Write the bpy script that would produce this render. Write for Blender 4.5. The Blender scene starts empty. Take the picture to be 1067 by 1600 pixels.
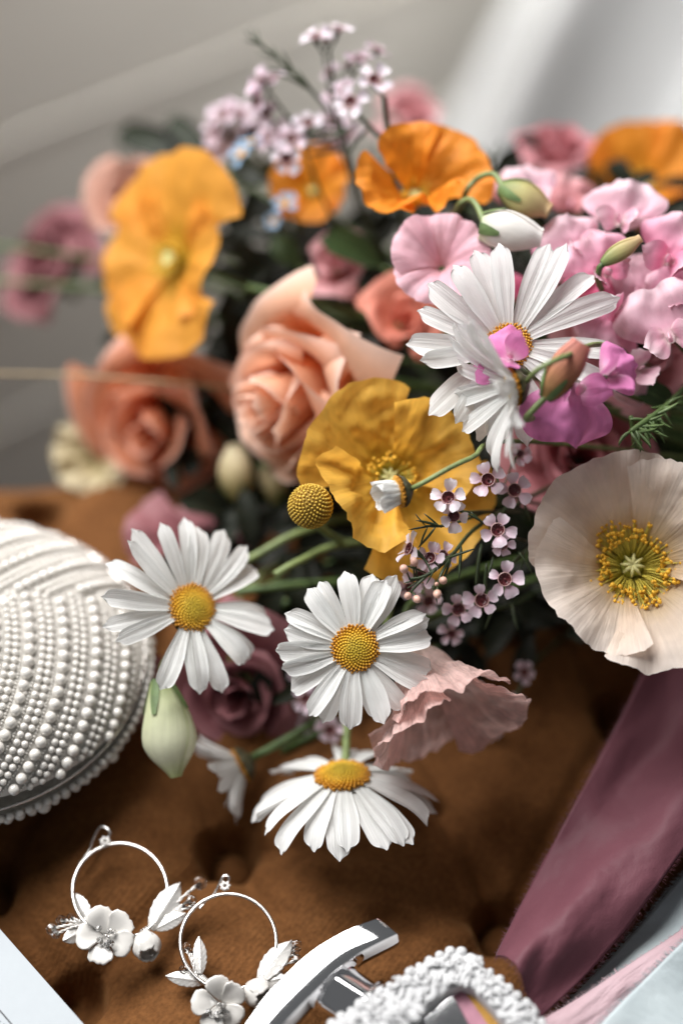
import bpy, math, random
from mathutils import Vector, Matrix, noise
R_ = math.radians
random.seed(7)
sc = bpy.context.scene
COL = sc.collection

# ------------------------------------------------------------------ camera
PITCH = R_(52.0)
FWD = Vector((0, math.cos(PITCH), -math.sin(PITCH)))
UP = Vector((0, math.sin(PITCH), math.cos(PITCH)))
RIGHT = Vector((1, 0, 0))
K = 0.6 / 1600.0
CAMZ = 0.5 * (math.sin(PITCH) + 760 * K * math.cos(PITCH))
CAM = Vector((0, 0, CAMZ))
cam_d = bpy.data.cameras.new('camera'); cam = bpy.data.objects.new('camera', cam_d); COL.objects.link(cam)
cam.location = CAM; cam.rotation_euler = (math.pi / 2 - PITCH, 0, 0)
cam_d.sensor_fit = 'VERTICAL'; cam_d.sensor_height = 36; cam_d.lens = 60
cam_d.clip_start = 0.01; cam_d.clip_end = 20
cam_d.dof.use_dof = True; cam_d.dof.focus_distance = 0.502; cam_d.dof.aperture_fstop = 2.4
sc.camera = cam

# ------------------------------------------------------------------ light
wd = bpy.data.worlds.new('World'); sc.world = wd; wd.use_nodes = True
bgn = wd.node_tree.nodes['Background']
bgn.inputs[0].default_value = (0.95, 0.97, 1.0, 1); bgn.inputs[1].default_value = 0.105
def area(name, loc, target, sx, sy, power, col):
    d = bpy.data.lights.new(name, 'AREA'); d.shape = 'RECTANGLE'; d.size = sx; d.size_y = sy
    d.energy = power; d.color = col
    o = bpy.data.objects.new(name, d); COL.objects.link(o); o.location = loc
    o.rotation_euler = (Vector(target) - Vector(loc)).to_track_quat('-Z', 'Y').to_euler()
    return o
# a window of six panes high behind and to the left, its glazing bars left dark
_wc = Vector((-0.42, 0.78, 0.98)); _wq = (Vector((0.0, 0.28, 0.05)) - _wc).to_track_quat('-Z', 'Y')
for _i in (-1, 0, 1):
    for _j in (-.5, .5):
        _p = _wc + _wq @ Vector((_i * .35, _j * .39, 0))
        area('window_pane_light', _p, _p + _wq @ Vector((0, 0, -1)), .315, .345, 5.2, (1.0, 0.985, 0.965))
# an added unseen fill lamp, its narrow cone brightening the back wall
_o = area('wall_fill_light', (0.05, 0.25, 1.55), (-0.10, 1.30, 0.06), 0.35, 0.35, 4.6, (1.0, 0.975, 0.93)); _o.data.spread = R_(44)
area('room_fill_light', (0.55, -0.35, 1.10), (0.0, 0.28, 0.05), 0.9, 0.9, 0.35, (1.0, 0.97, 0.93))  # added soft fill standing in for light bounced around the room
sc.view_settings.view_transform = 'Standard'; sc.view_settings.look = 'None'
sc.view_settings.exposure = 0.18; sc.view_settings.gamma = 1.0
sc.render.engine = 'CYCLES'
sc.cycles.use_denoising = True
sc.cycles.max_bounces = 8; sc.cycles.transparent_max_bounces = 8
sc.cycles.caustics_reflective = False; sc.cycles.caustics_refractive = False

# ------------------------------------------------------------------ helpers
def ray(px, py):
    return FWD + RIGHT * ((px - 533.5) * K) + UP * ((800 - py) * K)
def P(px, py, d):
    return CAM + ray(px, py) * d
def PZ(px, py, z=0.0):
    r = ray(px, py); return CAM + r * ((z - CAM.z) / r.z)
def CD(r, u, t):
    return (RIGHT * r + UP * u - FWD * t).normalized()
MM = 0.001
def mmpx(d): return K * d * 1000.0      # mm for one photo pixel at depth d
def lerp(a, b, t): return a + (b - a) * t
def sstep(a, b, x):
    x = max(0.0, min(1.0, (x - a) / (b - a))); return x * x * (3 - 2 * x)
def nz(x, y, z=0.0): return noise.noise(Vector((x, y, z)))

class MB:
    def __init__(s): s.v = []; s.f = []; s.uv = []
    def grid(s, nu, nv, fn, wrap=False):
        b = len(s.v)
        for j in range(nv + 1):
            for i in range(nu + 1):
                s.v.append(fn(-1 + 2 * i / nu, j / nv))
        w = nu + 1
        for j in range(nv):
            for i in range(nu):
                s.f.append((b + j * w + i, b + j * w + i + 1, b + (j + 1) * w + i + 1, b + (j + 1) * w + i))
                s.uv.append([(i / nu, j / nv), ((i + 1) / nu, j / nv), ((i + 1) / nu, (j + 1) / nv), (i / nu, (j + 1) / nv)])
        return s
    def tube(s, pts, rad, n=7, cap=True):
        pts = [Vector(p) for p in pts]; b = len(s.v); m = len(pts)
        if not hasattr(rad, '__len__'): rad = [rad] * m
        t0 = (pts[1] - pts[0]).normalized()
        a = t0.orthogonal().normalized()
        for i, p in enumerate(pts):
            t = (pts[min(i + 1, m - 1)] - pts[max(i - 1, 0)])
            t = t.normalized() if t.length > 1e-9 else t0
            a = (a - t * a.dot(t)); a = a.normalized() if a.length > 1e-9 else t.orthogonal().normalized()
            c = t.cross(a)
            for k in range(n):
                q = 2 * math.pi * k / n
                s.v.append(p + (a * math.cos(q) + c * math.sin(q)) * rad[i])
        for i in range(m - 1):
            for k in range(n):
                s.f.append((b + i * n + k, b + i * n + (k + 1) % n, b + (i + 1) * n + (k + 1) % n, b + (i + 1) * n + k))
                s.uv.append([(k / n, i / m), ((k + 1) / n, i / m), ((k + 1) / n, (i + 1) / m), (k / n, (i + 1) / m)])
        if cap:
            s.f.append(tuple(b + k for k in range(n))[::-1]); s.uv.append([(0, 0)] * n)
            s.f.append(tuple(b + (m - 1) * n + k for k in range(n))); s.uv.append([(0, 1)] * n)
        return s
    def ball(s, c, r, seg=10, ring=6, M=None):
        c = Vector(c); b = len(s.v)
        if not hasattr(r, '__len__'): r = (r, r, r)
        for j in range(ring + 1):
            th = math.pi * j / ring
            for k in range(seg):
                q = 2 * math.pi * k / seg
                p = Vector((r[0] * math.sin(th) * math.cos(q), r[1] * math.sin(th) * math.sin(q), r[2] * math.cos(th)))
                s.v.append(c + (M @ p if M else p))
        for j in range(ring):
            for k in range(seg):
                s.f.append((b + j * seg + k, b + (j + 1) * seg + k, b + (j + 1) * seg + (k + 1) % seg, b + j * seg + (k + 1) % seg))
                s.uv.append([(k / seg, j / ring), (k / seg, (j + 1) / ring), ((k + 1) / seg, (j + 1) / ring), ((k + 1) / seg, j / ring)])
        return s
    def octa(s, c, r):
        c = Vector(c); b = len(s.v)
        s.v += [c + Vector(d) for d in ((r[0],0,0),(0,r[1],0),(-r[0],0,0),(0,-r[1],0),(0,0,r[2]),(0,0,-r[2]))]
        for k in range(4):
            s.f.append((b+k, b+(k+1)%4, b+4)); s.f.append((b+(k+1)%4, b+k, b+5)); s.uv += [[(0,0)]*3]*2
        return s
    def prism(s, poly, z0, z1):
        b = len(s.v); n = len(poly)
        for z in (z0, z1):
            for p in poly: s.v.append(Vector((p[0], p[1], z)))
        s.f.append(tuple(range(b, b + n))[::-1]); s.uv.append([(0,0)]*n)
        s.f.append(tuple(range(b + n, b + 2*n))); s.uv.append([(0,0)]*n)
        for k in range(n):
            s.f.append((b+k, b+(k+1)%n, b+n+(k+1)%n, b+n+k)); s.uv.append([(0,0),(1,0),(1,1),(0,1)])
        return s
    def mesh(s, name, mat, smooth=True, scale=1.0):
        me = bpy.data.meshes.new(name)
        me.from_pydata([tuple(Vector(v) * scale) for v in s.v], [], s.f)
        ul = me.uv_layers.new(name='UVMap'); flat = []
        for q in s.uv:
            for a in q: flat += [a[0], a[1]]
        ul.data.foreach_set('uv', flat)
        me.polygons.foreach_set('use_smooth', [smooth] * len(me.polygons))
        if mat: me.materials.append(mat)
        me.update(); return me
    def build(s, name, mat, parent=None, smooth=True, scale=1.0):
        o = bpy.data.objects.new(name, s.mesh(name, mat, smooth, scale)); COL.objects.link(o)
        if parent: o.parent = parent
        return o

def tag(o, label=None, cat=None, group=None, kind=None):
    if label: o['label'] = label
    if cat: o['category'] = cat
    if group: o['group'] = group
    if kind: o['kind'] = kind
    return o
def empty(name, loc, rot=None):
    o = bpy.data.objects.new(name, None); COL.objects.link(o); o.empty_display_size = 0.01
    M = Matrix.Translation(loc)
    if rot is not None: M = M @ rot.to_4x4()
    o.matrix_world = M
    return o
def face_rot(f, roll=0.0):
    """local +Z looks along f, local +Y points to picture-up, then roll about Z"""
    z = Vector(f).normalized()
    y = UP - z * UP.dot(z)
    if y.length < 0.15: y = -FWD * -1 - z * (-FWD * -1).dot(z)
    y.normalize(); x = y.cross(z)
    return Matrix((x, y, z)).transposed() @ Matrix.Rotation(R_(roll), 3, 'Z')
def to_parent(o, parent):
    """o's mesh is in world coordinates"""
    o.parent = parent; o.matrix_parent_inverse = parent.matrix_basis.inverted(); return o
def bez(p0, p1, p2, p3, n=14):
    out = []
    for i in range(n + 1):
        t = i / n; a = 1 - t
        out.append(p0*a*a*a + p1*3*a*a*t + p2*3*a*t*t + p3*t*t*t)
    return out
def spline(pts, n=6):
    pts = [Vector(p) for p in pts]; out = []
    for i in range(len(pts) - 1):
        a = pts[max(i-1, 0)]; b = pts[i]; c = pts[i+1]; d = pts[min(i+2, len(pts)-1)]
        for k in range(n):
            t = k / n
            out.append(0.5*((2*b) + (c-a)*t + (2*a-5*b+4*c-d)*t*t + (3*b-a-3*c+d)*t*t*t))
    out.append(pts[-1]); return out

# ------------------------------------------------------------------ materials
def new_mat(name):
    m = bpy.data.materials.new(name); m.use_nodes = True
    nt = m.node_tree; b = nt.nodes['Principled BSDF']; out = nt.nodes['Material Output']
    return m, nt, b, out
def N(nt, t, **kw):
    n = nt.nodes.new(t)
    for k, v in kw.items(): setattr(n, k, v)
    return n
def ramp(nt, stops):
    r = N(nt, 'ShaderNodeValToRGB'); e = r.color_ramp.elements
    e[0].position = stops[0][0]; e[0].color = (*stops[0][1], 1)
    e[1].position = stops[-1][0]; e[1].color = (*stops[-1][1], 1)
    for p, c in stops[1:-1]:
        q = e.new(p); q.color = (*c, 1)
    return r
def petal_mat(name, stops, trans=0.35, vein=14, vbump=0.25, rough=0.55, mott=0.12, tint=None, nscale=260, spec=0.25, sheen=0.0):
    m, nt, b, out = new_mat(name); L = nt.links.new
    uv = N(nt, 'ShaderNodeUVMap'); sep = N(nt, 'ShaderNodeSeparateXYZ'); L(uv.outputs[0], sep.inputs[0])
    rp = ramp(nt, stops); L(sep.outputs[1], rp.inputs[0])
    tc = N(nt, 'ShaderNodeTexCoord')
    no = N(nt, 'ShaderNodeTexNoise'); no.inputs['Scale'].default_value = nscale; no.inputs['Detail'].default_value = 4
    L(tc.outputs['Object'], no.inputs['Vector'])
    # fine lines running along the petal
    mp = N(nt, 'ShaderNodeMapping'); mp.inputs['Scale'].default_value = (vein, 1.4, 1); L(uv.outputs[0], mp.inputs[0])
    n2 = N(nt, 'ShaderNodeTexNoise'); n2.inputs['Scale'].default_value = 1.0; n2.inputs['Detail'].default_value = 3; L(mp.outputs[0], n2.inputs['Vector'])
    mr = N(nt, 'ShaderNodeMapRange'); mr.inputs[1].default_value = 0.3; mr.inputs[2].default_value = 0.7
    mr.inputs[3].default_value = 1 - mott; mr.inputs[4].default_value = 1 + mott * 0.6; L(no.outputs[0], mr.inputs[0])
    mr2 = N(nt, 'ShaderNodeMapRange'); mr2.inputs[1].default_value = 0.3; mr2.inputs[2].default_value = 0.7
    mr2.inputs[3].default_value = 1 - mott; mr2.inputs[4].default_value = 1 + mott * 0.5; L(n2.outputs[0], mr2.inputs[0])
    mu = N(nt, 'ShaderNodeMath', operation='MULTIPLY'); L(mr.outputs[0], mu.inputs[0]); L(mr2.outputs[0], mu.inputs[1])
    vm = N(nt, 'ShaderNodeVectorMath', operation='SCALE'); L(rp.outputs[0], vm.inputs[0]); L(mu.outputs[0], vm.inputs['Scale'])
    L(vm.outputs[0], b.inputs['Base Color'])
    b.inputs['Roughness'].default_value = rough; b.inputs['Specular IOR Level'].default_value = spec
    if sheen: b.inputs['Sheen Weight'].default_value = sheen; b.inputs['Sheen Roughness'].default_value = 0.5
    bp = N(nt, 'ShaderNodeBump'); bp.inputs['Strength'].default_value = vbump; bp.inputs['Distance'].default_value = 0.0006
    L(n2.outputs[0], bp.inputs['Height']); L(bp.outputs[0], b.inputs['Normal'])
    tr = N(nt, 'ShaderNodeBsdfTranslucent'); L(bp.outputs[0], tr.inputs['Normal'])
    if tint:
        tm = N(nt, 'ShaderNodeVectorMath', operation='MULTIPLY'); tm.inputs[1].default_value = tint
        L(vm.outputs[0], tm.inputs[0]); L(tm.outputs[0], tr.inputs[0])
    else: L(vm.outputs[0], tr.inputs[0])
    mx = N(nt, 'ShaderNodeMixShader'); mx.inputs[0].default_value = trans
    L(b.outputs[0], mx.inputs[1]); L(tr.outputs[0], mx.inputs[2]); L(mx.outputs[0], out.inputs[0])
    return m
def plain(name, col, rough=0.5, metal=0.0, spec=0.5, var=0.15, nscale=300, bump=0.0, bscale=900, **kw):
    m, nt, b, out = new_mat(name); L = nt.links.new
    tc = N(nt, 'ShaderNodeTexCoord'); no = N(nt, 'ShaderNodeTexNoise'); no.inputs['Scale'].default_value = nscale
    no.inputs['Detail'].default_value = 4; L(tc.outputs['Object'], no.inputs['Vector'])
    rp = ramp(nt, [(0.3, tuple(c * (1 - var) for c in col)), (0.7, tuple(min(1, c * (1 + var)) for c in col))])
    L(no.outputs[0], rp.inputs[0]); L(rp.outputs[0], b.inputs['Base Color'])
    b.inputs['Roughness'].default_value = rough; b.inputs['Metallic'].default_value = metal; b.inputs['Specular IOR Level'].default_value = spec
    for k, v in kw.items(): b.inputs[k.replace('_', ' ')].default_value = v
    if bump:
        n2 = N(nt, 'ShaderNodeTexNoise'); n2.inputs['Scale'].default_value = bscale; n2.inputs['Detail'].default_value = 3
        L(tc.outputs['Object'], n2.inputs['Vector'])
        bp = N(nt, 'ShaderNodeBump'); bp.inputs['Strength'].default_value = bump; bp.inputs['Distance'].default_value = 0.0004
        L(n2.outputs[0], bp.inputs['Height']); L(bp.outputs[0], b.inputs['Normal'])
    return m

M = {}
M['daisy'] = petal_mat('daisy_white', [(0, (.74,.76,.66)), (.12, (.83,.84,.82)), (1, (.85,.855,.85))], .36, 16, .5, .55, .03)
M['yellow'] = petal_mat('poppy_yellow', [(0, (.34,.30,.02)), (.16, (.58,.33,.025)), (.45, (.86,.47,.06)), (1, (.90,.53,.095))], .50, 26, .5, .55, .09)
M['apricot'] = petal_mat('poppy_apricot', [(0, (.42,.34,.03)), (.16, (.70,.38,.03)), (.4, (.86,.38,.05)), (1, (.88,.40,.065))], .46, 22, .35, .55, .07)
M['orange'] = petal_mat('poppy_orange', [(0, (.55,.36,.03)), (.2, (.82,.30,.02)), (1, (.88,.31,.035))], .46, 26, .5, .55, .09)
M['blush'] = petal_mat('poppy_blush', [(0, (.46,.44,.06)), (.22, (.62,.54,.12)), (.36, (.80,.60,.34)), (.58, (.91,.75,.60)), (1, (.93,.83,.75))], .46, 40, .6, .6, .05)
M['crepe'] = petal_mat('poppy_crepe_pink', [(0, (.62,.66,.30)), (.13, (.78,.68,.56)), (.3, (.88,.68,.63)), (1, (.86,.59,.55))], .50, 70, 1.0, .5, .22)
M['peach'] = petal_mat('rose_peach', [(0, (.88,.34,.13)), (.55, (.88,.43,.23)), (.9, (.88,.53,.37)), (1, (.90,.68,.58))], .42, 10, .12, .55, .05)
M['coral'] = petal_mat('rose_coral', [(0, (.66,.18,.07)), (.6, (.74,.26,.12)), (.92, (.76,.32,.19)), (1, (.84,.54,.45))], .40, 10, .12, .55, .06)
M['salmon'] = petal_mat('salmon_petal', [(0, (.70,.20,.12)), (1, (.80,.32,.24))], .35, 12, .2, .55, .08)
M['pink'] = petal_mat('sweet_pea_pink', [(0, (.80,.60,.60)), (.2, (.80,.26,.42)), (.6, (.82,.42,.56)), (1, (.84,.58,.66))], .36, 12, .2, .5, .07)
M['palepink'] = petal_mat('sweet_pea_pale', [(0, (.84,.72,.70)), (.3, (.84,.48,.60)), (1, (.86,.66,.72))], .36, 12, .2, .5, .06)
M['hotpink'] = petal_mat('sweet_pea_hot', [(0, (.80,.40,.45)), (.4, (.74,.12,.26)), (1, (.80,.28,.42))], .36, 12, .2, .5, .08)
M['magenta'] = petal_mat('sweet_pea_magenta', [(0, (.80,.56,.66)), (.35, (.74,.26,.52)), (1, (.74,.24,.52))], .36, 12, .22, .5, .08)
M['lilac'] = petal_mat('trumpet_pink', [(0, (.76,.40,.44)), (.4, (.80,.46,.54)), (1, (.82,.52,.60))], .36, 18, .4, .5, .08)
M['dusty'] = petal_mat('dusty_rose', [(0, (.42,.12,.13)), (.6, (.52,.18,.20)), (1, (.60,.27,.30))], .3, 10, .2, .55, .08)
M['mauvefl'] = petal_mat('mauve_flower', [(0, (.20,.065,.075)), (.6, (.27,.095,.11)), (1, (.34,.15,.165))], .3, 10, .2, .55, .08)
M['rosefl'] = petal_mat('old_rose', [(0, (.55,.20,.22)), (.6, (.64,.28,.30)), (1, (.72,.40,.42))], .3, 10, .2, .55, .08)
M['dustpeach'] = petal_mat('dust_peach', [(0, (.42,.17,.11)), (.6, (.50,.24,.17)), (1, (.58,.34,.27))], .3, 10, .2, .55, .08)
M['straw'] = plain('straw', (.30,.22,.12), .6, var=.3)
M['cream'] = petal_mat('cream_flower', [(0, (.42,.36,.12)), (.5, (.62,.52,.30)), (1, (.74,.66,.46))], .3, 12, .2, .55, .08)
M['wax'] = petal_mat('wax_petal', [(0, (.62,.40,.48)), (.4, (.72,.54,.64)), (1, (.82,.72,.80))], .3, 5, .15, .35, .06, spec=.5)
M['waxp'] = petal_mat('wax_petal_pale', [(0, (.70,.52,.62)), (.4, (.80,.70,.78)), (1, (.84,.80,.86))], .3, 5, .15, .35, .06, spec=.5)
M['waxcup'] = plain('wax_cup', (.11,.018,.022), .3, spec=.5, var=.5)
M['waxrim'] = plain('wax_rim', (.50,.32,.30), .35)
M['blue'] = petal_mat('forget_me_not', [(0, (.75,.78,.8)), (.4, (.30,.50,.74)), (1, (.36,.56,.78))], .3, 5, .1, .5, .05)
M['bud'] = plain('wax_bud', (.66,.40,.32), .35, var=.3)
M['stem'] = plain('stem_green', (.075,.125,.035), .5, var=.3, bump=.2)
M['stem2'] = plain('stem_pale', (.16,.21,.075), .5, var=.25, bump=.2)
M['woody'] = plain('woody_stem', (.16,.065,.035), .6, var=.4, bump=.3)
M['leaf'] = petal_mat('leaf_green', [(0, (.035,.06,.018)), (1, (.045,.085,.028))], .2, 10, .4, .45, .2, spec=.35)
M['leafd'] = petal_mat('leaf_dark_shaded', [(0, (.009,.010,.006)), (1, (.011,.015,.007))], .08, 10, .4, .5, .25, spec=.2)  # near-black: shade between the flowers is put into the leaf colour
M['needle'] = plain('needle_green', (.035,.055,.022), .45, var=.35)
M['calyx'] = plain('calyx_green', (.11,.17,.06), .5, var=.3, bump=.2)
M['involucre'] = plain('involucre', (.06,.055,.025), .6, var=.6, nscale=700, bump=.4)
M['budcream'] = petal_mat('lisianthus_bud', [(0, (.34,.42,.16)), (.22, (.64,.68,.42)), (.8, (.78,.78,.60)), (1, (.50,.56,.26))], .3, 10, .5, .45, .06)
M['budwhite'] = petal_mat('sweet_pea_bud_white', [(0, (.55,.62,.40)), (.25, (.84,.82,.78)), (1, (.88,.86,.84))], .3, 8, .2, .45, .04)
M['budgreen'] = petal_mat('sweet_pea_bud_green', [(0, (.20,.28,.10)), (.4, (.50,.46,.20)), (1, (.72,.52,.30))], .3, 8, .2, .45, .06)
M['budbrown'] = petal_mat('sweet_pea_bud_brown', [(0, (.34,.22,.08)), (.4, (.48,.22,.12)), (1, (.62,.24,.20))], .3, 14, .3, .45, .15)
M['craspedia'] = plain('craspedia_floret', (.55,.36,.045), .65, var=.25, nscale=500)
M['craspcore'] = plain('craspedia_core', (.26,.15,.015), .8)
M['anther'] = plain('anther_yellow', (.80,.44,.03), .6, var=.25, nscale=700)
M['filament'] = plain('filament', (.70,.58,.10), .5)
M['ovary'] = plain('ovary_green', (.42,.44,.10), .5, var=.2)
M['stigma'] = plain('stigma', (.68,.64,.28), .5)
def disc_mat(rd, name):
    m, nt, b, out = new_mat(name); L = nt.links.new
    tc = N(nt, 'ShaderNodeTexCoord'); ln = N(nt, 'ShaderNodeVectorMath', operation='LENGTH'); L(tc.outputs['Object'], ln.inputs[0])
    mr = N(nt, 'ShaderNodeMapRange'); mr.inputs[2].default_value = rd; L(ln.outputs['Value'], mr.inputs[0])
    rp = ramp(nt, [(0, (.36,.30,.03)), (.45, (.55,.38,.025)), (.75, (.70,.40,.02)), (1, (.55,.24,.015))]); L(mr.outputs[0], rp.inputs[0])
    no = N(nt, 'ShaderNodeTexNoise'); no.inputs['Scale'].default_value = 1500; L(tc.outputs['Object'], no.inputs['Vector'])
    m2 = N(nt, 'ShaderNodeMapRange'); m2.inputs[1].default_value = .3; m2.inputs[2].default_value = .7; m2.inputs[3].default_value = .72; m2.inputs[4].default_value = 1.15; L(no.outputs[0], m2.inputs[0])
    vm = N(nt, 'ShaderNodeVectorMath', operation='SCALE'); L(rp.outputs[0], vm.inputs[0]); L(m2.outputs[0], vm.inputs['Scale'])
    L(vm.outputs[0], b.inputs['Base Color']); b.inputs['Roughness'].default_value = .6
    return m
M['pearl'] = plain('pearl', (.67,.645,.605), .14, spec=.8, var=.04, nscale=120, Coat_Weight=1.0, Coat_Roughness=.04)
M['seed'] = plain('seed_bead', (.80,.81,.82), .25, spec=.5, var=.08)
M['satin'] = plain('purse_satin', (.60,.58,.545), .5, var=.08, bump=.3)
M['silver'] = plain('silver', (.80,.77,.74), .22, 1.0, var=.08)
M['chrome'] = plain('chrome', (.90,.90,.91), .035, 1.0, var=.01)
M['leafsilver'] = plain('leaf_silver', (.82,.80,.77), .32, .4, var=.1, bump=.3, bscale=1600)
M['clay'] = plain('white_clay', (.66,.64,.61), .22, spec=.6, var=.03)
M['plaster'] = plain('white_carving', (.56,.565,.575), .5, spec=.35, var=.04, bump=.35, bscale=700)
M['paper'] = plain('card_paper', (.44,.475,.505), .7, spec=.2, var=.015, bump=.12, bscale=2500)
M['ink'] = plain('ink', (.012,.014,.018), .6)
M['crystal'] = plain('crystal', (1,1,1), .02, var=0, IOR=1.55, Transmission_Weight=1.0)
M['glass'] = plain('bottle_glass', (.97,.98,.97), .01, var=0, IOR=1.46, Transmission_Weight=1.0)
M['perfume'] = plain('perfume_gold', (.62,.34,.08), .12, .35, var=.1, Coat_Weight=1.0)
M['perfpink'] = plain('perfume_label_pink', (.42,.20,.26), .2, .2, var=.1)

def velvet():
    m, nt, b, out = new_mat('velvet'); L = nt.links.new
    tc = N(nt, 'ShaderNodeTexCoord')
    a = N(nt, 'ShaderNodeTexNoise'); a.inputs['Scale'].default_value = 34; a.inputs['Detail'].default_value = 6; a.inputs['Roughness'].default_value = .62; a.inputs['Distortion'].default_value = .8
    L(tc.outputs['Object'], a.inputs['Vector'])
    f = N(nt, 'ShaderNodeTexNoise'); f.inputs['Scale'].default_value = 620; f.inputs['Detail'].default_value = 3; L(tc.outputs['Object'], f.inputs['Vector'])
    rp = ramp(nt, [(.25, (.105,.042,.014)), (.5, (.138,.057,.019)), (.75, (.178,.077,.027))]); L(a.outputs[0], rp.inputs[0])
    mr = N(nt, 'ShaderNodeMapRange'); mr.inputs[1].default_value = .3; mr.inputs[2].default_value = .7; mr.inputs[3].default_value = .76; mr.inputs[4].default_value = 1.15; L(f.outputs[0], mr.inputs[0])
    vm = N(nt, 'ShaderNodeVectorMath', operation='SCALE'); L(rp.outputs[0], vm.inputs[0]); L(mr.outputs[0], vm.inputs['Scale'])
    L(vm.outputs[0], b.inputs['Base Color'])
    b.inputs['Roughness'].default_value = .85; b.inputs['Specular IOR Level'].default_value = .08
    b.inputs['Sheen Weight'].default_value = .35; b.inputs['Sheen Roughness'].default_value = .35; b.inputs['Sheen Tint'].default_value = (.75,.42,.18,1)
    # woven backing showing as fine ribs through the pile
    w = N(nt, 'ShaderNodeTexWave'); w.inputs['Scale'].default_value = 190; w.inputs['Distortion'].default_value = 3; w.inputs['Detail'].default_value = 2
    mp = N(nt, 'ShaderNodeMapping'); mp.inputs['Rotation'].default_value = (0, 0, .6); L(tc.outputs['Object'], mp.inputs[0]); L(mp.outputs[0], w.inputs['Vector'])
    ad = N(nt, 'ShaderNodeMath', operation='MULTIPLY_ADD'); ad.inputs[1].default_value = .16; L(w.outputs['Fac'], ad.inputs[0]); L(f.outputs[0], ad.inputs[2])
    bp = N(nt, 'ShaderNodeBump'); bp.inputs['Strength'].default_value = .55; bp.inputs['Distance'].default_value = .0009
    L(ad.outputs[0], bp.inputs['Height']); L(bp.outputs[0], b.inputs['Normal'])
    return m
M['velvet'] = velvet()
def silk(name, c0, c1, trans=.12):
    m, nt, b, out = new_mat(name); L = nt.links.new
    tc = N(nt, 'ShaderNodeTexCoord'); uv = N(nt, 'ShaderNodeUVMap')
    a = N(nt, 'ShaderNodeTexNoise'); a.inputs['Scale'].default_value = 38; a.inputs['Detail'].default_value = 4; L(tc.outputs['Object'], a.inputs['Vector'])
    rp = ramp(nt, [(.3, c0), (.7, c1)]); L(a.outputs[0], rp.inputs[0]); L(rp.outputs[0], b.inputs['Base Color'])
    b.inputs['Roughness'].default_value = .55; b.inputs['Specular IOR Level'].default_value = .2
    b.inputs['Sheen Weight'].default_value = .15; b.inputs['Sheen Roughness'].default_value = .35; b.inputs['Sheen Tint'].default_value = (.9,.8,.95,1)
    n2 = N(nt, 'ShaderNodeTexNoise'); n2.inputs['Scale'].default_value = 1600; n2.inputs['Detail'].default_value = 2; L(tc.outputs['Object'], n2.inputs['Vector'])
    bp = N(nt, 'ShaderNodeBump'); bp.inputs['Strength'].default_value = .3; bp.inputs['Distance'].default_value = .0003
    L(n2.outputs[0], bp.inputs['Height']); L(bp.outputs[0], b.inputs['Normal'])
    tr = N(nt, 'ShaderNodeBsdfTranslucent'); L(rp.outputs[0], tr.inputs[0])
    mx = N(nt, 'ShaderNodeMixShader'); mx.inputs[0].default_value = trans
    L(b.outputs[0], mx.inputs[1]); L(tr.outputs[0], mx.inputs[2]); L(mx.outputs[0], out.inputs[0])
    return m
M['mauve'] = silk('mauve_silk', (.140,.050,.066), (.165,.062,.081))
M['bluesilk'] = silk('blue_silk', (.46,.53,.56), (.58,.65,.67), .2)
M['pinksilk'] = silk('pink_silk', (.46,.30,.33), (.60,.44,.48), .2)
M['wall'] = plain('wall_paint', (.80,.775,.72), .6, var=.03, nscale=6)
M['floor'] = plain('floor_dark', (.035,.030,.026), .6, var=.2, nscale=12)
M['curtain'] = petal_mat('curtain_cloth', [(0, (.82,.83,.84)), (1, (.82,.83,.84))], .25, 220, .1, .8, .02, nscale=30)

# ------------------------------------------------------------------ the setting: floor, wall, curtain
g = MB(); g.prism([(-1.6,-0.6),(1.8,-0.6),(1.8,2.6),(-1.6,2.6)], -.56, -.54)
tag(g.build('floor', M['floor'], smooth=False), kind='structure')
TH = R_(33); WD = Vector((math.cos(TH), math.sin(TH), 0)); WN = Vector((math.sin(TH), -math.cos(TH), 0))
W0 = PZ(170, 330, -0.27)
def wallpt(a, z, off): return W0 + WD * a + WN * off + Vector((0, 0, z - W0.z))
def wall_box(a0, a1, z0, z1, o0, o1):
    m = MB(); b = 0
    for o in (o0, o1):
        for (a, z) in ((a0,z0),(a1,z0),(a1,z1),(a0,z1)): m.v.append(wallpt(a, z, o))
    for f in ((0,1,2,3),(7,6,5,4),(0,4,5,1),(1,5,6,2),(2,6,7,3),(3,7,4,0)): m.f.append(f); m.uv.append([(0,0)]*4)
    return m
wl = wall_box(-1.2, 1.6, -.539, .35, -.06, 0).build('wall', M['wall'], smooth=False); tag(wl, kind='structure')
zz = -.525
for h in (.115,) * 7:
    o = wall_box(-1.19, 1.59, zz, zz + h - .010, .0, .002).build('wall_board', M['wall'], smooth=False); o.parent = wl
    o = wall_box(-1.19, 1.59, zz + h - .0095, zz + h - .003, .0, .0042).build('wall_batten', M['wall'], smooth=False); o.parent = wl
    zz += h

def curtain_fn(s, t):
    # hangs slanting: rows run along the fold direction
    a0 = P(lerp(585, 1280, (s+1)/2), 330, 1.12); a1 = P(lerp(850, 1560, (s+1)/2), -160, 1.06)
    q = (s + 1) / 2
    p = a0.lerp(a1, t)
    n = CD(-.2, .1, 1)
    fold = .050 * (1 - .5 * q) * math.sin(q * 12.5 + 4.6 + .5 * t) + .008 * math.sin(q * 27 + 2 + t) + .015 * nz(q * 4, t * 2)
    return p + n * fold
cu = MB().grid(90, 16, curtain_fn).build('curtain', M['curtain'])
cu.modifiers.new('thick', 'SOLIDIFY').thickness = .0012
tag(cu, 'white cloth curtain falling in slanting folds behind the flowers', 'curtain')

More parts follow.
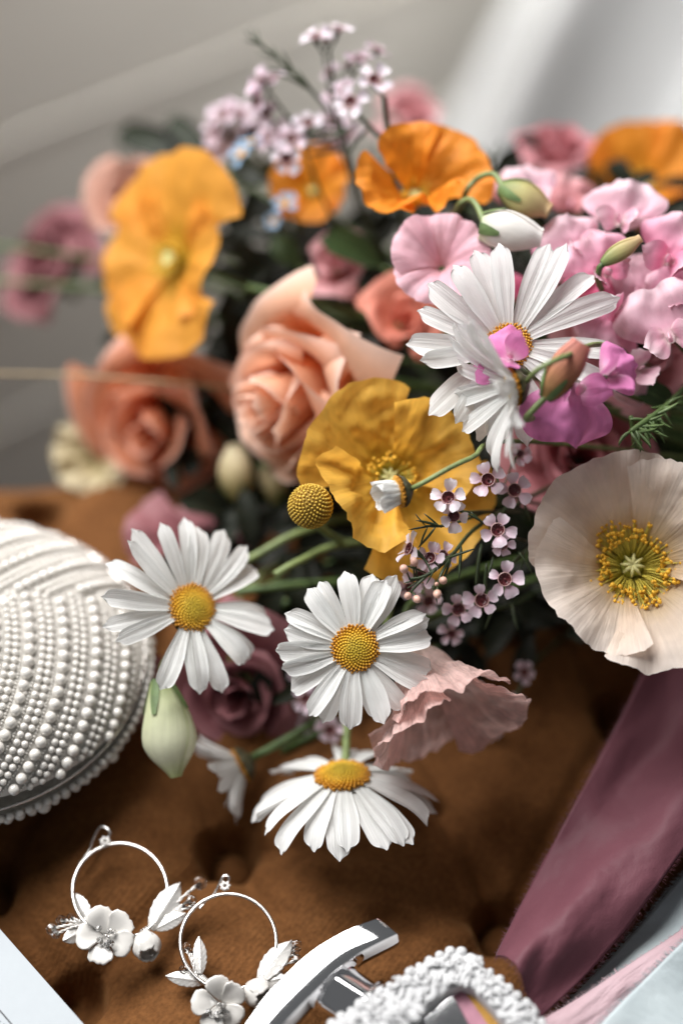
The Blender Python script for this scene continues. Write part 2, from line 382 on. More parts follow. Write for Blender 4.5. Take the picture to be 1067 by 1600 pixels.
# ------------------------------------------------------------------ velvet bench
B1 = PZ(357, 1340, -.019); B2 = PZ(787, 1454, -.019); B0 = PZ(-18, 1392, -.019)
e1 = B2 - B1; e2 = B0 - B1
BTN = [B1, B2, B0]
q3 = B1 + Vector((e1.x * .5, .075, 0)); BTN += [q3, q3 + (B0 - B1) * 1.0, q3 + e1 * 1.0, B1 + Vector((0, .15, 0)), B2 + Vector((0, .15, 0)), B0 + Vector((0, .15, 0)),
        q3 - Vector((0, .15, 0)), q3 - Vector((0, .15, 0)) - e1, q3 - Vector((0, .15, 0)) + e1]
BTN = [Vector((b.x, b.y, 0)) for b in BTN]
SEG = []
for i, a in enumerate(BTN):
    for b in BTN[i+1:]:
        dx = abs(a.x - b.x); dy = abs(a.y - b.y)
        if .02 < dx < .075 and .03 < dy < .115: SEG.append((a, b))
for _a, _b in (((690, 1262), (787, 1452)), ((600, 1432), (787, 1452)), ((357, 1337), (250, 1360)), ((357, 1337), (470, 1440)), ((357, 1337), (430, 1250)), ((787, 1452), (860, 1380))):
    SEG.append(tuple(Vector((PZ(*q_, -.006).x, PZ(*q_, -.006).y, 0)) for q_ in (_a, _b)))
SEG.append((BTN[1], BTN[1] + Vector((-.06, .012, 0)))); SEG.append((BTN[0], BTN[0] + Vector((.05, -.004, 0))))
BACK_Y = PZ(0, 742).y
def bench_z(x, y):
    z = 0.0
    p = Vector((x, y, 0))
    for b in BTN:
        r2 = (p - b).length_squared
        if r2 < .0060: z -= .0140 * (1 - sstep(.0060, .0115, math.sqrt(r2))) + .0100 * math.exp(-r2 / (.024 ** 2))
    cr = 0.0
    for a, b in SEG:
        ab = b - a; t = max(0, min(1, (p - a).dot(ab) / ab.length_squared))
        d2 = (p - a - ab * t).length_squared
        if d2 < .0016: cr = max(cr, (.0050 * math.exp(-d2 / (.0036 ** 2)) + .006 * math.exp(-d2 / (.016 ** 2))) * (0.8 + .2 * math.cos(t * 6.28)) * (1 - .5 * sstep(.75, 1, t) if ab.length > .045 else 1 - .7 * t))
    z -= cr
    z += .0012 * nz(x * 22, y * 22, 3) + .0005 * nz(x * 70, y * 70, 5)
    by = BACK_Y - .03 + (x + .2) * .12
    if y > by: z -= .05 * ((y - by) / .05) ** 2.2
    return z
bench = empty('tufted_bench', (0, .25, -.539)); tag(bench, 'brown velvet bench with deep buttoned seat under everything', 'bench')
BX0, BX1, BY0, BY1 = -.30, .36, .06, BACK_Y + .045
def bench_fn(s, t):
    x = lerp(BX0, BX1, (s+1)/2); y = lerp(BY0, BY1 + (x + .2) * .12, t); return Vector((x, y, bench_z(x, y)))
m = MB().grid(420, 280, bench_fn)
m.grid(60, 6, lambda s, t: Vector((lerp(BX0, BX1, (s+1)/2), BY1 + (lerp(BX0, BX1, (s+1)/2) + .2) * .12 + .004 * t, lerp(bench_z(lerp(BX0, BX1, (s+1)/2), BY1 + (lerp(BX0, BX1, (s+1)/2) + .2) * .12) + .001, -.30, t))))
to_parent(m.build('seat_cushion', M['velvet']), bench)
bmx = MB().prism([(BX0 + .005, BY0 + .01), (BX1 - .005, BY0 + .01), (BX1 - .005, BACK_Y + .08), (BX0 + .005, BACK_Y)], -.5385, -.07)
to_parent(bmx.build('base', M['velvet'], smooth=False), bench)
btn = MB().ball((0,0,0), (.0070, .0070, .0042), 20, 10).mesh('button', M['velvet'])
for b in BTN[:3] + BTN[3:6]:
    o = bpy.data.objects.new('button', btn); COL.objects.link(o)
    o.location = (b.x, b.y, bench_z(b.x, b.y) + .0034); to_parent(o, bench)

# ------------------------------------------------------------------ flower generators
BIND = P(1290, 740, .60)
def stem_to(parent, loc, face, r=1.3, mat='stem', via=None, pts=None, back=28):
    loc = Vector(loc); face = Vector(face).normalized()
    if pts is None:
        end = BIND + Vector((random.uniform(-1,1), random.uniform(-1,1), random.uniform(-1,1))) * .008
        p1 = loc - face * back * MM
        mid = loc.lerp(end, .45) - FWD * -.035
        path = bez(loc, p1, mid, end, 16)
    else: path = spline([loc] + list(pts), 6)
    path = [Vector((p.x, p.y, max(p.z, .004))) for p in path]
    n = len(path)
    mb = MB().tube(path, [r * MM * lerp(1.0, .9, i / n) for i in range(n)], 8)
    return to_parent(mb.build('stem', M[mat]), parent)

def strap(L, W, r0=0, e0=0, e1=0, curl=0, cup=.25, groove=.02, twist=0, seed=0, nu=8, nv=22, base=.5, peak=.6, tipw=.30, notch=.012, side=0):
    """long petal, growing outward along +Y; mm"""
    cl = []; y = r0; z = 0; st = L / nv
    for j in range(nv + 1):
        t = j / nv; cl.append((y, z))
        a = R_(lerp(e0, e1, t) + curl * sstep(.55, 1, t)); y += st * math.cos(a); z += st * math.sin(a)
    def fn(s, t):
        j = t * nv; i = min(int(j), nv - 1); f = j - i
        yy = lerp(cl[i][0], cl[i+1][0], f); zz = lerp(cl[i][1], cl[i+1][1], f)
        a = R_(lerp(e0, e1, t) + curl * sstep(.55, 1, t))
        if t < peak: w = lerp(base, 1, sstep(0, 1, t / peak))
        else:
            u = (t - peak) / (1 - peak); w = max(tipw * (1 - sstep(.9, 1, u) * .5), math.sqrt(max(0, 1 - (u ** 4.2) * .95)))
        x = s * W / 2 * w
        off = cup * W * .5 * (s * s) * w - groove * W * math.cos(s * math.pi * 2.5) * w * (1 - .6 * t)
        dy = 0
        if t > .85: dy = -notch * L * (abs(math.sin(s * 4.2 + seed)) * .8) * (t - .85) / .15 - .055 * L * s * s * (t - .85) / .15
        off += .03 * W * nz(s * 2, t * 3, seed)
        tw = R_(twist) * t
        x2 = x * math.cos(tw) - off * math.sin(tw); off = x * math.sin(tw) + off * math.cos(tw)
        return Vector((x2 + side * L * t * t, yy + dy * math.cos(a) - off * math.sin(a), zz + dy * math.sin(a) + off * math.cos(a)))
    return MB().grid(nu, nv, fn)

def daisy(label, px, py, d, face, R, n=21, spin=0, elev=(6, -6), curl=-8, W=.24, wvar=.12, cat='daisy', disc=.275, seed=1, skip=(), elevfn=None, lenfn=None, stem=True, stempts=None, stem_r=1.3, group=None, name='daisy'):
    rnd = random.Random(seed)
    loc = P(px, py, d); f = CD(*face)
    o = empty(name, loc, face_rot(f, spin)); tag(o, label, cat, group)
    rd = R * disc
    az = 0
    for k in range(n):
        a = 360 / n * k + rnd.uniform(-7, 7)
        lay = k % 2
        if k in skip: continue
        e = elev[0] + rnd.uniform(-6, 6) - lay * 5; e_ = elev[1] + rnd.uniform(-8, 8) - lay * 4
        L = R * (1 - disc * .75) * rnd.uniform(.9, 1.06)
        if elevfn: de = elevfn(a); e += de; e_ += de
        if lenfn: L *= lenfn(a)
        p = strap(L, R * W * rnd.uniform(1 - wvar * 1.6, 1 + wvar * 1.3), rd * .72, e, e_, curl + rnd.uniform(-24, 18), rnd.uniform(-.05, .5), .055, rnd.uniform(-24, 24), rnd.random() * 9, side=rnd.uniform(-.13, .13))
        q = p.build('petal', M['daisy'], o, scale=MM)
        q.rotation_euler = (0, 0, R_(a)); q.location = (0, 0, -lay * .0005)
    h = rd * .42
    def dome(s, t):
        r = rd * t; q = (s + 1) * math.pi
        return Vector((r * math.cos(q), r * math.sin(q), h * (1 - t ** 2.2) - .1 * rd))
    dm = disc_mat(rd * MM, 'daisy_disc')
    ds = MB().grid(28, 6, dome).build('disc', dm, o, scale=MM)
    fl = MB(); NN = 230
    for k in range(NN):
        t = math.sqrt((k + .5) / NN); q = k * 2.399963; r = rd * t * 1.0
        z = h * (1 - t ** 2.2) - .1 * rd; s = rd * (.045 + .035 * t)
        up = Vector((math.cos(q) * t * .7, math.sin(q) * t * .7, 1)).normalized()
        c = Vector((r * math.cos(q), r * math.sin(q), z)); hh = s * (1.1 + 1.5 * sstep(.55, .95, t) * rnd.uniform(.7, 1.3))
        fl.tube([c - up * s * .4, c + up * hh * .6, c + up * hh], [s * .75, s * 1.0, s * .35], 5)
    fo = fl.build('florets', dm, ds, scale=MM); fo['kind'] = 'stuff'
    # green cup under the head with overlapping bracts
    def inv(s, t):
        q = (s + 1) * math.pi; r = rd * (.25 + .85 * math.sin(t * 1.5)) * (1 + .05 * math.sin(q * 9 + t * 6)); return Vector((r * math.cos(q), r * math.sin(q), -rd * .9 + rd * .78 * t))
    MB().grid(36, 8, inv).build('involucre', M['involucre'], o, scale=MM)
    if stem: stem_to(o, loc - f * rd * .8 * MM, f, stem_r, 'stem2' if stempts else 'stem', pts=stempts)
    return o

def fan(L, half, r0=1.5, e0=30, e1=10, curl=0, ruf=1.0, rf=7, pleat=.15, pf=70, crump=0.0, edge=.10, seed=0, nu=26, nv=16, cup=0):
    cl = []; r = r0; z = 0; st = L / nv
    for j in range(nv + 1):
        t = j / nv; cl.append((r, z)); a = R_(lerp(e0, e1, t) + curl * sstep(.6, 1, t)); r += st * math.cos(a); z += st * math.sin(a)
    def fn(s, t):
        tt = t * (1 - edge * (s ** 4) - edge * .45 * abs(nz(s * 3.3, seed)) - .02 * nz(s * 14, seed + 4))
        j = tt * nv; i = min(int(j), nv - 1); f = j - i
        rr = lerp(cl[i][0], cl[i+1][0], f); zz = lerp(cl[i][1], cl[i+1][1], f)
        a = R_(lerp(e0, e1, t) + curl * sstep(.6, 1, t))
        ph = s * R_(half) * (.72 + .28 * math.sqrt(t))
        off = ruf * (t ** 1.8) * (math.sin(rf * ph + seed) * .6 + nz(ph * rf * .6, t * 1.5, seed) * 1.1)
        off += pleat * (.15 + t) * math.sin(pf * ph + 3 * nz(ph * 5, t * 2, seed)) * (.5 + nz(ph * 9, t * 3, seed + 2))
        x = rr * math.sin(ph); y = rr * math.cos(ph)
        if crump: off += crump * (nz(x * .16, y * .16, seed) * 1.2 + nz(x * .4, y * .4, seed + 7) * .55 + (abs(nz(x * .25 + 5, y * .25, seed)) - .25) * .9) * sstep(.05, .4, t)
        off += cup * L * s * s * t
        n_r = -math.sin(a); n_z = math.cos(a)
        return Vector((x + off * n_r * math.sin(ph), y + off * n_r * math.cos(ph), zz + off * n_z))
    return MB().grid(nu, nv, fn)

def poppy(label, px, py, d, face, R, mat, spin=0, e=(38, 5), curl=0, half=62, ruf=1.6, pleat=.15, crump=0.0, stamens=90, centre=True, n=4, seed=1, cat='poppy', name='poppy', sc_ring=.34, stem=True, group=None, pf=70, lens=None, nu=30, nv=18, elevs=None, stemback=28):
    rnd = random.Random(seed); loc = P(px, py, d); f = CD(*face)
    o = empty(name, loc, face_rot(f, spin)); tag(o, label, cat, group)
    for k in range(n):
        inner = k % 2
        L = R * (lens[k] if lens else rnd.uniform(.93, 1.05))
        de = elevs[k] if elevs else 0
        p = fan(L, half * rnd.uniform(.94, 1.06), .05 * R, e[0] + de + inner * 6, e[1] + de + inner * 5, curl + rnd.uniform(-8, 8), ruf, rnd.uniform(4.5, 7.5), pleat, pf, crump, .10, rnd.random() * 20, nu, nv)
        q = p.build('petal', M[mat], o, scale=MM); q.rotation_euler = (0, 0, R_(360 / n * k + rnd.uniform(-8, 8))); q.location = (0, 0, inner * .0006)
    if centre:
        h = R * .20
        ov = MB()
        def fo(s, t):
            q = (s + 1) * math.pi; r = R * .085 * math.sin(min(1, t * 1.05) * 2.3 + .35) * (1 + .05 * math.cos(8 * q)); return Vector((r * math.cos(q), r * math.sin(q), h * t))
        ov.grid(24, 7, fo); ovo = ov.build('ovary', M['ovary'], o, scale=MM)
        sg = MB()
        for k in range(8):
            q = k * math.pi / 4
            sg.tube([Vector((0, 0, h * 1.02)), Vector((math.cos(q) * R * .05, math.sin(q) * R * .05, h * 1.03)), Vector((math.cos(q) * R * .098, math.sin(q) * R * .098, h * .96))], [R * .014, R * .017, R * .008], 5)
        sg.build('stigma', M['stigma'], ovo, scale=MM)
        fm = MB(); an = MB()
        for k in range(stamens):
            q = rnd.uniform(0, 6.283); rr = R * sc_ring * rnd.uniform(.55, 1.08); zz = R * rnd.uniform(.16, .30)
            a = Vector((math.cos(q) * R * .05, math.sin(q) * R * .05, .02 * R)); b = Vector((math.cos(q) * rr, math.sin(q) * rr, zz))
            mid = a.lerp(b, .55) + Vector((0, 0, R * .05))
            fm.tube([a, mid, b], R * .006, 3, False)
            an.ball(b, (R * .0155 * rnd.uniform(.7, 1.5), R * .0155 * rnd.uniform(.7, 1.5), R * .012), 6, 4)
        so = fm.build('stamens', M['filament'], o, scale=MM); so['kind'] = 'stuff'
        ao = an.build('anthers', M['anther'], so, scale=MM); ao['kind'] = 'stuff'
    if stem: stem_to(o, loc, f, 1.2, back=stemback)
    return o

def rose(label, px, py, d, face, R, mat, n=20, spin=0, seed=1, H=1.15, openness=1.0, cat='rose', name='rose', stem=True, group=None, lip=1.0):
    rnd = random.Random(seed); loc = P(px, py, d); f = CD(*face)
    o = empty(name, loc, face_rot(f, spin)); tag(o, label, cat, group)
    for k in range(n):
        u = (k + 1) / n
        rad = R * (.10 + .80 * u ** 1.15); hh = R * H * (1.0 - .42 * u ** 1.6)
        half = lerp(120, 52, u ** .7); az = k * 137.5 + rnd.uniform(-12, 12)
        sd = rnd.random() * 30; spiral = rnd.uniform(.10, .2)
        flare = lerp(.02, .42, u ** 2) * openness * rnd.uniform(.7, 1.2); lp = lerp(.01, .26, u ** 1.3) * lip * rnd.uniform(.6, 1.3)
        pinch = rnd.uniform(.0, .10)
        def fn(s, t, rad=rad, hh=hh, half=half, sd=sd, spiral=spiral, flare=flare, lp=lp, u=u, pinch=pinch):
            w = (.55 + .45 * math.sin(min(1, t * 1.4) * 1.57)) * (1 if t < .8 else 1 - .28 * ((t - .8) / .2) ** 2)
            q = s * R_(half) * w
            z = hh * t * (1 - .20 * s ** 4 - .05 * abs(nz(s * 2.2, sd)) + pinch * (1 - abs(s)) ** 3 * t)
            r = rad * (.35 + .65 * math.sin(min(1, t * 1.25) * 1.57)) * (1 + spiral * s) + R * flare * t ** 2.2 + R * lp * sstep(.72, 1, t) * (.6 + .6 * s * s)
            z -= R * lp * .85 * sstep(.82, 1, t) * (.4 + s * s)
            r += R * .035 * nz(s * 2.2, t * 2, sd) * (.3 + t)
            return Vector((r * math.sin(q), r * math.cos(q), z))
        p = MB().grid(18, 12, fn).build('petal', M[mat], o, scale=MM); p.rotation_euler = (0, 0, R_(az))
    sp = MB()
    for k in range(5):
        s = strap(R * .7, R * .3, 0, -10, -35, nu=4, nv=6)
        rot = Matrix.Rotation(k * 1.2566, 3, 'Z'); b = len(sp.v)
        sp.v += [rot @ v for v in s.v]; sp.f += [tuple(i + b for i in ff) for ff in s.f]; sp.uv += s.uv
    sp.build('calyx', M['calyx'], o, scale=MM)
    if stem: stem_to(o, loc, f, 2.0)
    return o

def sweet_pea(label, px, py, d, face, S, mat, roll=0, seed=1, wing=1.0, std=1.0, cat='sweet pea', group='sweet peas in the bouquet', name='sweet_pea', fold=0.25, stem=True, wingmat=None, back=0):
    """S mm = height of the big standard petal"""
    rnd = random.Random(seed); loc = P(px, py, d); f = CD(*face)
    o = empty(name, loc, face_rot(f, roll)); tag(o, label, cat, group)
    sd = rnd.random() * 30
    def stdfn(s, t):
        w = S * .80 * math.sin(min(1, .10 + t * .98) * 2.15) * (1 if t < .9 else 1 - (t - .9) * 1.5)
        y = S * (t - .12) * (1 - .10 * math.exp(-(s / .25) ** 2) * t * t - .16 * s ** 4)
        x = s * w
        z = back * S * t * t + S * (-.30 * fold * 2 * s * s + .10 * (1 - abs(s)) * t) + S * .085 * math.sin(s * 5.5 + sd) * t + S * .13 * nz(s * 2, t * 2.2, sd) * (.3 + t) + S * .05 * math.sin(s * 13 + 2 * sd + 2 * t) * t ** 3 + S * .05 * nz(s * 6, t * 5, sd + 3) - S * .22 * sstep(.7, 1, t) * (.3 + abs(s))
        return Vector((x, y, z))
    MB().grid(22, 16, stdfn).build('standard_petal', M[mat], o, scale=MM)
    for sg in (-1, 1):
        def wf(s, t, sg=sg):
            L = S * .72 * wing; w = L * .36 * math.sin(min(1, .12 + t * .95) * 2.6 + .1)
            z = L * .80 * t - .05 * S; y = -L * .25 * t + s * w + S * .02; x = sg * (S * .04 + L * .42 * t * (1 - .25 * t) + L * .20 * (s * .5 + .5) * t + .05 * S * nz(s * 2, t * 2, sd + sg))
            return Vector((x, y, z))
        MB().grid(10, 12, wf).build('wing_petal', M[wingmat or mat], o, scale=MM)
    kl = MB().grid(10, 8, lambda s, t: Vector((S * .07 * math.cos(s * 1.57) * math.sin(.3 + t * 2.7) * 1.0 * (1 if s > 0 else -1) * (abs(s) ** .5), -S * .06 * t - S * .09 * math.cos(s * 3.14) * math.sin(.25 + t * 2.8), S * .42 * t)))
    kl.build('keel', M['palepink'], o, scale=MM)
    cx = MB()
    cx.grid(12, 5, lambda s, t: Vector((S * .10 * math.sin(.5 + t * 1.2) * math.cos((s + 1) * math.pi), -S * .02 + S * .10 * math.sin(.5 + t * 1.2) * math.sin((s + 1) * math.pi), -S * .22 + S * .20 * t)))
    cx.build('calyx', M['calyx'], o, scale=MM)
    if stem: stem_to(o, loc - f * S * .2 * MM, f, .8, back=14)
    return o

def pod(label, px0, py0, px1, py1, d0, d1, W, mat, cat='bud', name='flower_bud', seed=1, sepals=True, stempts=None, group=None, prof=None, flat=.8, bendv=0.0, sep_len=.35, sep_mat='calyx'):
    """closed bud from a base point to a tip point"""
    a = P(px0, py0, d0); b = P(px1, py1, d1); ax = b - a; L = ax.length / MM
    z = ax.normalized(); x = z.cross(-FWD).normalized(); y = z.cross(x)
    o = empty(name, a, Matrix((x, y, z)).transposed()); tag(o, label, cat, group)
    rnd = random.Random(seed); sd = rnd.random() * 20
    prof = prof or (lambda t: math.sin(min(1, .12 + t * .95) * 2.75) ** .8)
    for k in range(3):
        def fn(s, t, k=k):
            q = k * 2.094 + s * 1.35 + t * .7
            r = W / 2 * max(.02, prof(t)) * (1 + .06 * s) + .02 * W * nz(q, t * 3, sd)
            return Vector((r * math.cos(q), r * math.sin(q) * flat + bendv * W * math.sin(t * 3.1), L * t))
        MB().grid(14, 16, fn).build('petal', M[mat], o, scale=MM)
    if sepals:
        for k in range(4):
            def sf(s, t, k=k):
                q = k * 1.571 + .4 + s * .45 * (1 - t * .8); r = W / 2 * max(.05, prof(t * sep_len)) * 1.06 + .03 * W * t * t
                return Vector((r * math.cos(q), r * math.sin(q) * flat + bendv * W * math.sin(t * sep_len * 3.1), L * t * sep_len - .02 * L))
            MB().grid(4, 8, sf).build('sepal', M[sep_mat], o, scale=MM)
    pts = stempts
    stem_to(o, a + z * .001, z, 1.0, 'stem2' if pts else 'stem', pts=pts, back=14)
    return o

# ------------------------------------------------------------------ wax flowers and other sprigs
_wp = strap(1.0, 1.02, .42, 22, -2, -14, .30, 0, nu=8, nv=9, base=.34, peak=.60, tipw=.5, notch=.0)
WAXP = {k: _wp.mesh('wax_petal', M[k], True, MM) for k in ('wax', 'waxp', 'blue')}
def _cup():
    m = MB()
    def fn(s, t):
        q = (s + 1) * math.pi
        pr = [(.0, -.22), (.30, -.20), (.42, .0), (.50, .13), (.47, .16), (.40, .04), (.25, -.05), (.0, -.05)]
        j = t * 7; i = min(int(j), 6); f = j - i
        r = lerp(pr[i][0], pr[i+1][0], f); z = lerp(pr[i][1], pr[i+1][1], f)
        return Vector((r * math.cos(q), r * math.sin(q), z))
    m.grid(14, 14, fn)
    m.ball((0, 0, .06), (.09, .09, .12), 6, 4)
    for k in range(10):
        q = k * .628 + .1; m.ball((.33 * math.cos(q), .33 * math.sin(q), .10), (.055, .055, .07), 5, 4)
    return m
CUP = _cup().mesh('wax_cup', M['waxcup'], True, MM)
RIM = MB().tube([Vector((.50 * math.cos(q * .3491), .50 * math.sin(q * .3491), .13)) for q in range(19)], .045, 5, False).mesh('wax_rim', M['waxrim'], True, MM)
CUPB = _cup().mesh('forget_cup', M['anther'], True, MM)
def floret(parent, loc, f, size, mat, rnd, cup=None):
    """size mm = overall diameter; meshes are in units of about 3.0 across"""
    k = size / 2.75
    c = bpy.data.objects.new('floret', cup or CUP); COL.objects.link(c); c.parent = parent
    rot = face_rot(f, rnd.uniform(0, 72))
    wm = Matrix.Translation(loc) @ rot.to_4x4() @ Matrix.Scale(k, 4)
    c.matrix_parent_inverse = parent.matrix_basis.inverted(); c.matrix_basis = wm
    if not cup:
        r = bpy.data.objects.new('rim', RIM); COL.objects.link(r); r.parent = c
    for i in range(5):
        p = bpy.data.objects.new('petal', WAXP[mat]); COL.objects.link(p); p.parent = c
        s = rnd.uniform(.86, 1.08); p.scale = (s * rnd.uniform(.85, 1.1), s, s)
        p.rotation_euler = (R_(rnd.uniform(-16, 14)), R_(rnd.uniform(-18, 18)), R_(72 * i + rnd.uniform(-7, 7)))
    return c
def wax_sprig(label, stems, florets, buds=(), needles=(), seed=1, mat='wax', r=.75, group='wax flower sprigs', name='waxflower_sprig'):
    """stems: list of [(px,py,d)...]; florets (px,py,d,face,size px[,mat]); buds (px,py,d,px size); needles (px,py,d,angle deg,len px)"""
    rnd = random.Random(seed)
    paths = [spline([P(*p) for p in s], 6) for s in stems]
    o = empty(name, paths[0][0]); tag(o, label, 'wax flower', group)
    allp = [q for p in paths for q in p]
    st = MB()
    for i, p in enumerate(paths):
        rr = r * (1 if i == 0 else .7) * MM; n = len(p)
        st.tube(p, [rr * lerp(1, .65, k / n) for k in range(n)], 6)
    for fl in florets:
        px, py, d, f, sz = fl[:5]; mt = fl[5] if len(fl) > 5 else mat
        loc = P(px, py, d); fv = CD(*f); sm = sz * mmpx(d)
        floret(o, loc, fv, sm, mt, rnd)
        base = loc - fv * sm * .10 * MM
        near = min(allp, key=lambda q: (q - base).length)
        ctrl = base - fv * min(6 * MM, (near - base).length * .5)
        path = bez(base, ctrl, near.lerp(ctrl, .4), near, 7)
        st.tube(path, [sm * lerp(.10, .035, min(1, k / 3)) * MM for k in range(8)], 6)
    for (px, py, d, sz) in buds:
        loc = P(px, py, d); sm = sz * mmpx(d) * MM / 2
        near = min(allp, key=lambda q: (q - loc).length)
        zax = (loc - near).normalized() if (loc - near).length > 1e-6 else UP
        bm = MB(); Mx = zax.to_track_quat('Z', 'Y').to_matrix()
        bm.ball(loc, (sm * .92, sm * .92, sm * 1.1), 10, 8, Mx)
        to_parent(bm.build('bud', M['bud']), o)
        st.tube([near, near.lerp(loc, .5) + UP * .0006, loc - zax * sm * .6], [.00025, .0003, sm * .55], 5)
    to_parent(st.build('stem', M['needle'] if seed % 2 else M['woody']), o)
    for (px, py, d, ang, ln) in needles:
        a = P(px, py, d); L = ln * mmpx(d)
        q = R_(ang); dv = (RIGHT * math.cos(q) + UP * math.sin(q) - FWD * rnd.uniform(-.3, .4)).normalized()
        b = a + dv * L * MM; sag = CD(rnd.uniform(-1, 1), rnd.uniform(-1, 1), .3) * L * .06 * MM
        pth = bez(a, a.lerp(b, .33) + sag, a.lerp(b, .66) + sag, b, 6); w = L * .045 * MM
        to_parent(MB().tube(pth, [w * .5, w, w * 1.1, w * 1.1, w, w * .8, w * .15], 5).build('needle_leaf', M['needle']), o)
    return o

def leaf(label, px0, py0, px1, py1, d0, d1, W, mat='leaf', seed=1, name='leaf', face=(0, .3, 1), fold=.3):
    a = P(px0, py0, d0); b = P(px1, py1, d1); ax = b - a; L = ax.length / MM
    y = ax.normalized(); f = CD(*face); x = y.cross(f).normalized(); z = x.cross(y)
    o = empty(name, a, Matrix((x, y, z)).transposed()); tag(o, label, 'leaf', 'loose leaves in the bouquet')
    s = strap(L, W, 0, 12, -18, 0, fold, 0, 10, seed, 8, 14, base=.12, peak=.42, tipw=.03, notch=0)
    s.build('blade', M[mat], o, scale=MM)
    MB().tube([Vector((0, L * t, math.sin(t * 3) * L * .055 - .25)) for t in (0, .2, .4, .6, .8, .95)], [.5, .42, .35, .28, .2, .1], 5).build('midrib', M['stem'], o, scale=MM)
    stem_to(o, a + y * .001, y, .9, back=12)
    return o

# ------------------------------------------------------------------ the bouquet: daisies
daisy('white daisy opened flat to the front, above the drooping daisy', 555, 1013, .500, (.03, .06, 1), 24.0, 22, 8, (5, -4), -6, .255, seed=3, lenfn=lambda a: 1.0 + .06 * math.cos(R_(a - 250)))
daisy('white daisy whose petals brush the pearl purse', 300, 950, .520, (.42, .24, .86), 28.5, 22, 20, (12, 2), -10, .215, seed=12, disc=.25, skip=(7, 16), lenfn=lambda a: 1.0 + .10 * math.cos(R_(a + 20 - 60)) + .05 * math.sin(R_(3 * a)), stempts=[P(345, 900, .545), P(400, 868, .552), P(480, 828, .558), P(620, 800, .59), BIND])
daisy('white daisy tipped back with petals drooping over the velvet', 535, 1212, .522, (-.05, .93, .36), 32.0, 23, 5, (-14, -30), -14, .23, seed=17, disc=.25, stempts=[P(540, 1180, .535), P(545, 1120, .548), P(570, 1040, .57), P(700, 930, .60), BIND])
daisy('shaded daisy seen from the side in the dark behind the drooping daisy', 376, 1196, .545, (-.85, -.46, .16), 19.0, 19, 0, (46, 40), -4, .25, seed=23)
daisy('large white daisy half covered by the brown sweet pea bud', 795, 540, .506, (.05, .12, 1), 33.0, 20, 4, (14, -2), -8, .205, seed=29, disc=.20, lenfn=lambda a: 1.0 - .08 * math.sin(R_(a)))
daisy('small daisy seen from behind with its green stem in front of the large daisy', 801, 604, .488, (-.94, -.26, .20), 26.0, 24, 0, (40, 24), -12, .22, seed=31, disc=.20, stempts=[P(840, 578, .474), P(885, 556, .478), P(950, 540, .51), P(1060, 600, .56), BIND], stem_r=.85)
daisy('tiny daisy bud of white petals in front of the yellow poppy', 624, 768, .494, (-.95, -.22, .25), 11.0, 9, 0, (80, 84), 6, .46, seed=37, disc=.40, stempts=[P(660, 755, .490), P(735, 716, .494), P(830, 690, .52), BIND], stem_r=.8)

# poppies
poppy('apricot yellow poppy with broad petals above the coral rose', 285, 412, .600, (-.66, .10, .72), 35.0, 'apricot', -6, (24, -4), 0, 66, 2.6, .05, .7, 60, seed=41, lens=[1.12, .85, 1.0, .72], sc_ring=.2)
poppy('yellow poppy with the yellow ball flower against its edge', 604, 750, .532, (.16, .10, 1), 33.0, 'yellow', 42, (30, 8), 0, 60, 4.6, .1, 2.2, 90, elevs=[6, 22, -6, 12], seed=43, lens=[.98, 1.0, 1.02, .92], sc_ring=.24)
poppy('orange poppy cup under the tall wax flowers', 645, 322, .556, (.10, .46, .88), 28.5, 'orange', 20, (66, 36), -14, 52, 4.4, .1, 1.6, 60, elevs=[4, -14, 8, -22], seed=47, sc_ring=.2)
poppy('orange poppy mostly hidden behind the wax flower stems', 490, 305, .605, (-.1, .3, .9), 17.0, 'orange', 0, (45, 15), 0, 60, 1.5, .1, .4, 40, seed=53, sc_ring=.2)
poppy('amber poppy behind the pale sweet peas', 1000, 305, .635, (.1, .4, .9), 28.0, 'orange', 30, (45, 15), 0, 60, 2.0, .1, .5, 40, seed=59)
poppy('pale blush poppy wide open with a ring of yellow stamens', 984, 890, .520, (-.06, .20, .97), 37.5, 'blush', 38, (40, 30), -22, 62, 2.6, .20, .7, 430, seed=61, pf=95, nu=60, nv=22, sc_ring=.36, lens=[1.0, .95, 1.04, 1.0])
poppy('crumpled pink poppy hanging down beside the front daisy', 636, 990, .528, (.34, -.78, .46), 40.0, 'crepe', 15, (70, 34), -6, 66, 2.4, .20, 1.7, 20, centre=False, seed=67, pf=120, nu=70, nv=30, lens=[1.0, 1.08, .98, 1.1])

# roses and other full blooms
rose('peach rose with pale curled petal edges beside the yellow poppy', 538, 600, .575, (-.78, -.22, .58), 26.5, 'peach', 19, 0, 72, 1.6, .42, lip=1.5)
rose('coral rose low behind the purse, under the apricot yellow poppy', 280, 625, .630, (-.35, -.45, .80), 25.0, 'coral', 12, 30, 74, 1.4, .8, lip=1.5)
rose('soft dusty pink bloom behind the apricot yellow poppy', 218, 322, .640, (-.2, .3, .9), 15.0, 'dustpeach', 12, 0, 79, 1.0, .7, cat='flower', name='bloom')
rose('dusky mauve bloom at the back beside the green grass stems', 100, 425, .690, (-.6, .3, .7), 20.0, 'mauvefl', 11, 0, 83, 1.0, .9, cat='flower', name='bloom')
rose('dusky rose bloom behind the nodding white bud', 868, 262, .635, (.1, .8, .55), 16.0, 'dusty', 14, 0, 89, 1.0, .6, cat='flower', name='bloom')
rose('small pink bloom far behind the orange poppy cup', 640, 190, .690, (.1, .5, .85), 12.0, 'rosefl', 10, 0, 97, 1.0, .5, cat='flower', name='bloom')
rose('dark mauve bloom under the daisy by the purse', 375, 1066, .565, (-.1, -.3, .9), 21.0, 'mauvefl', 12, 40, 101, .8, 1.3, cat='flower', name='bloom')
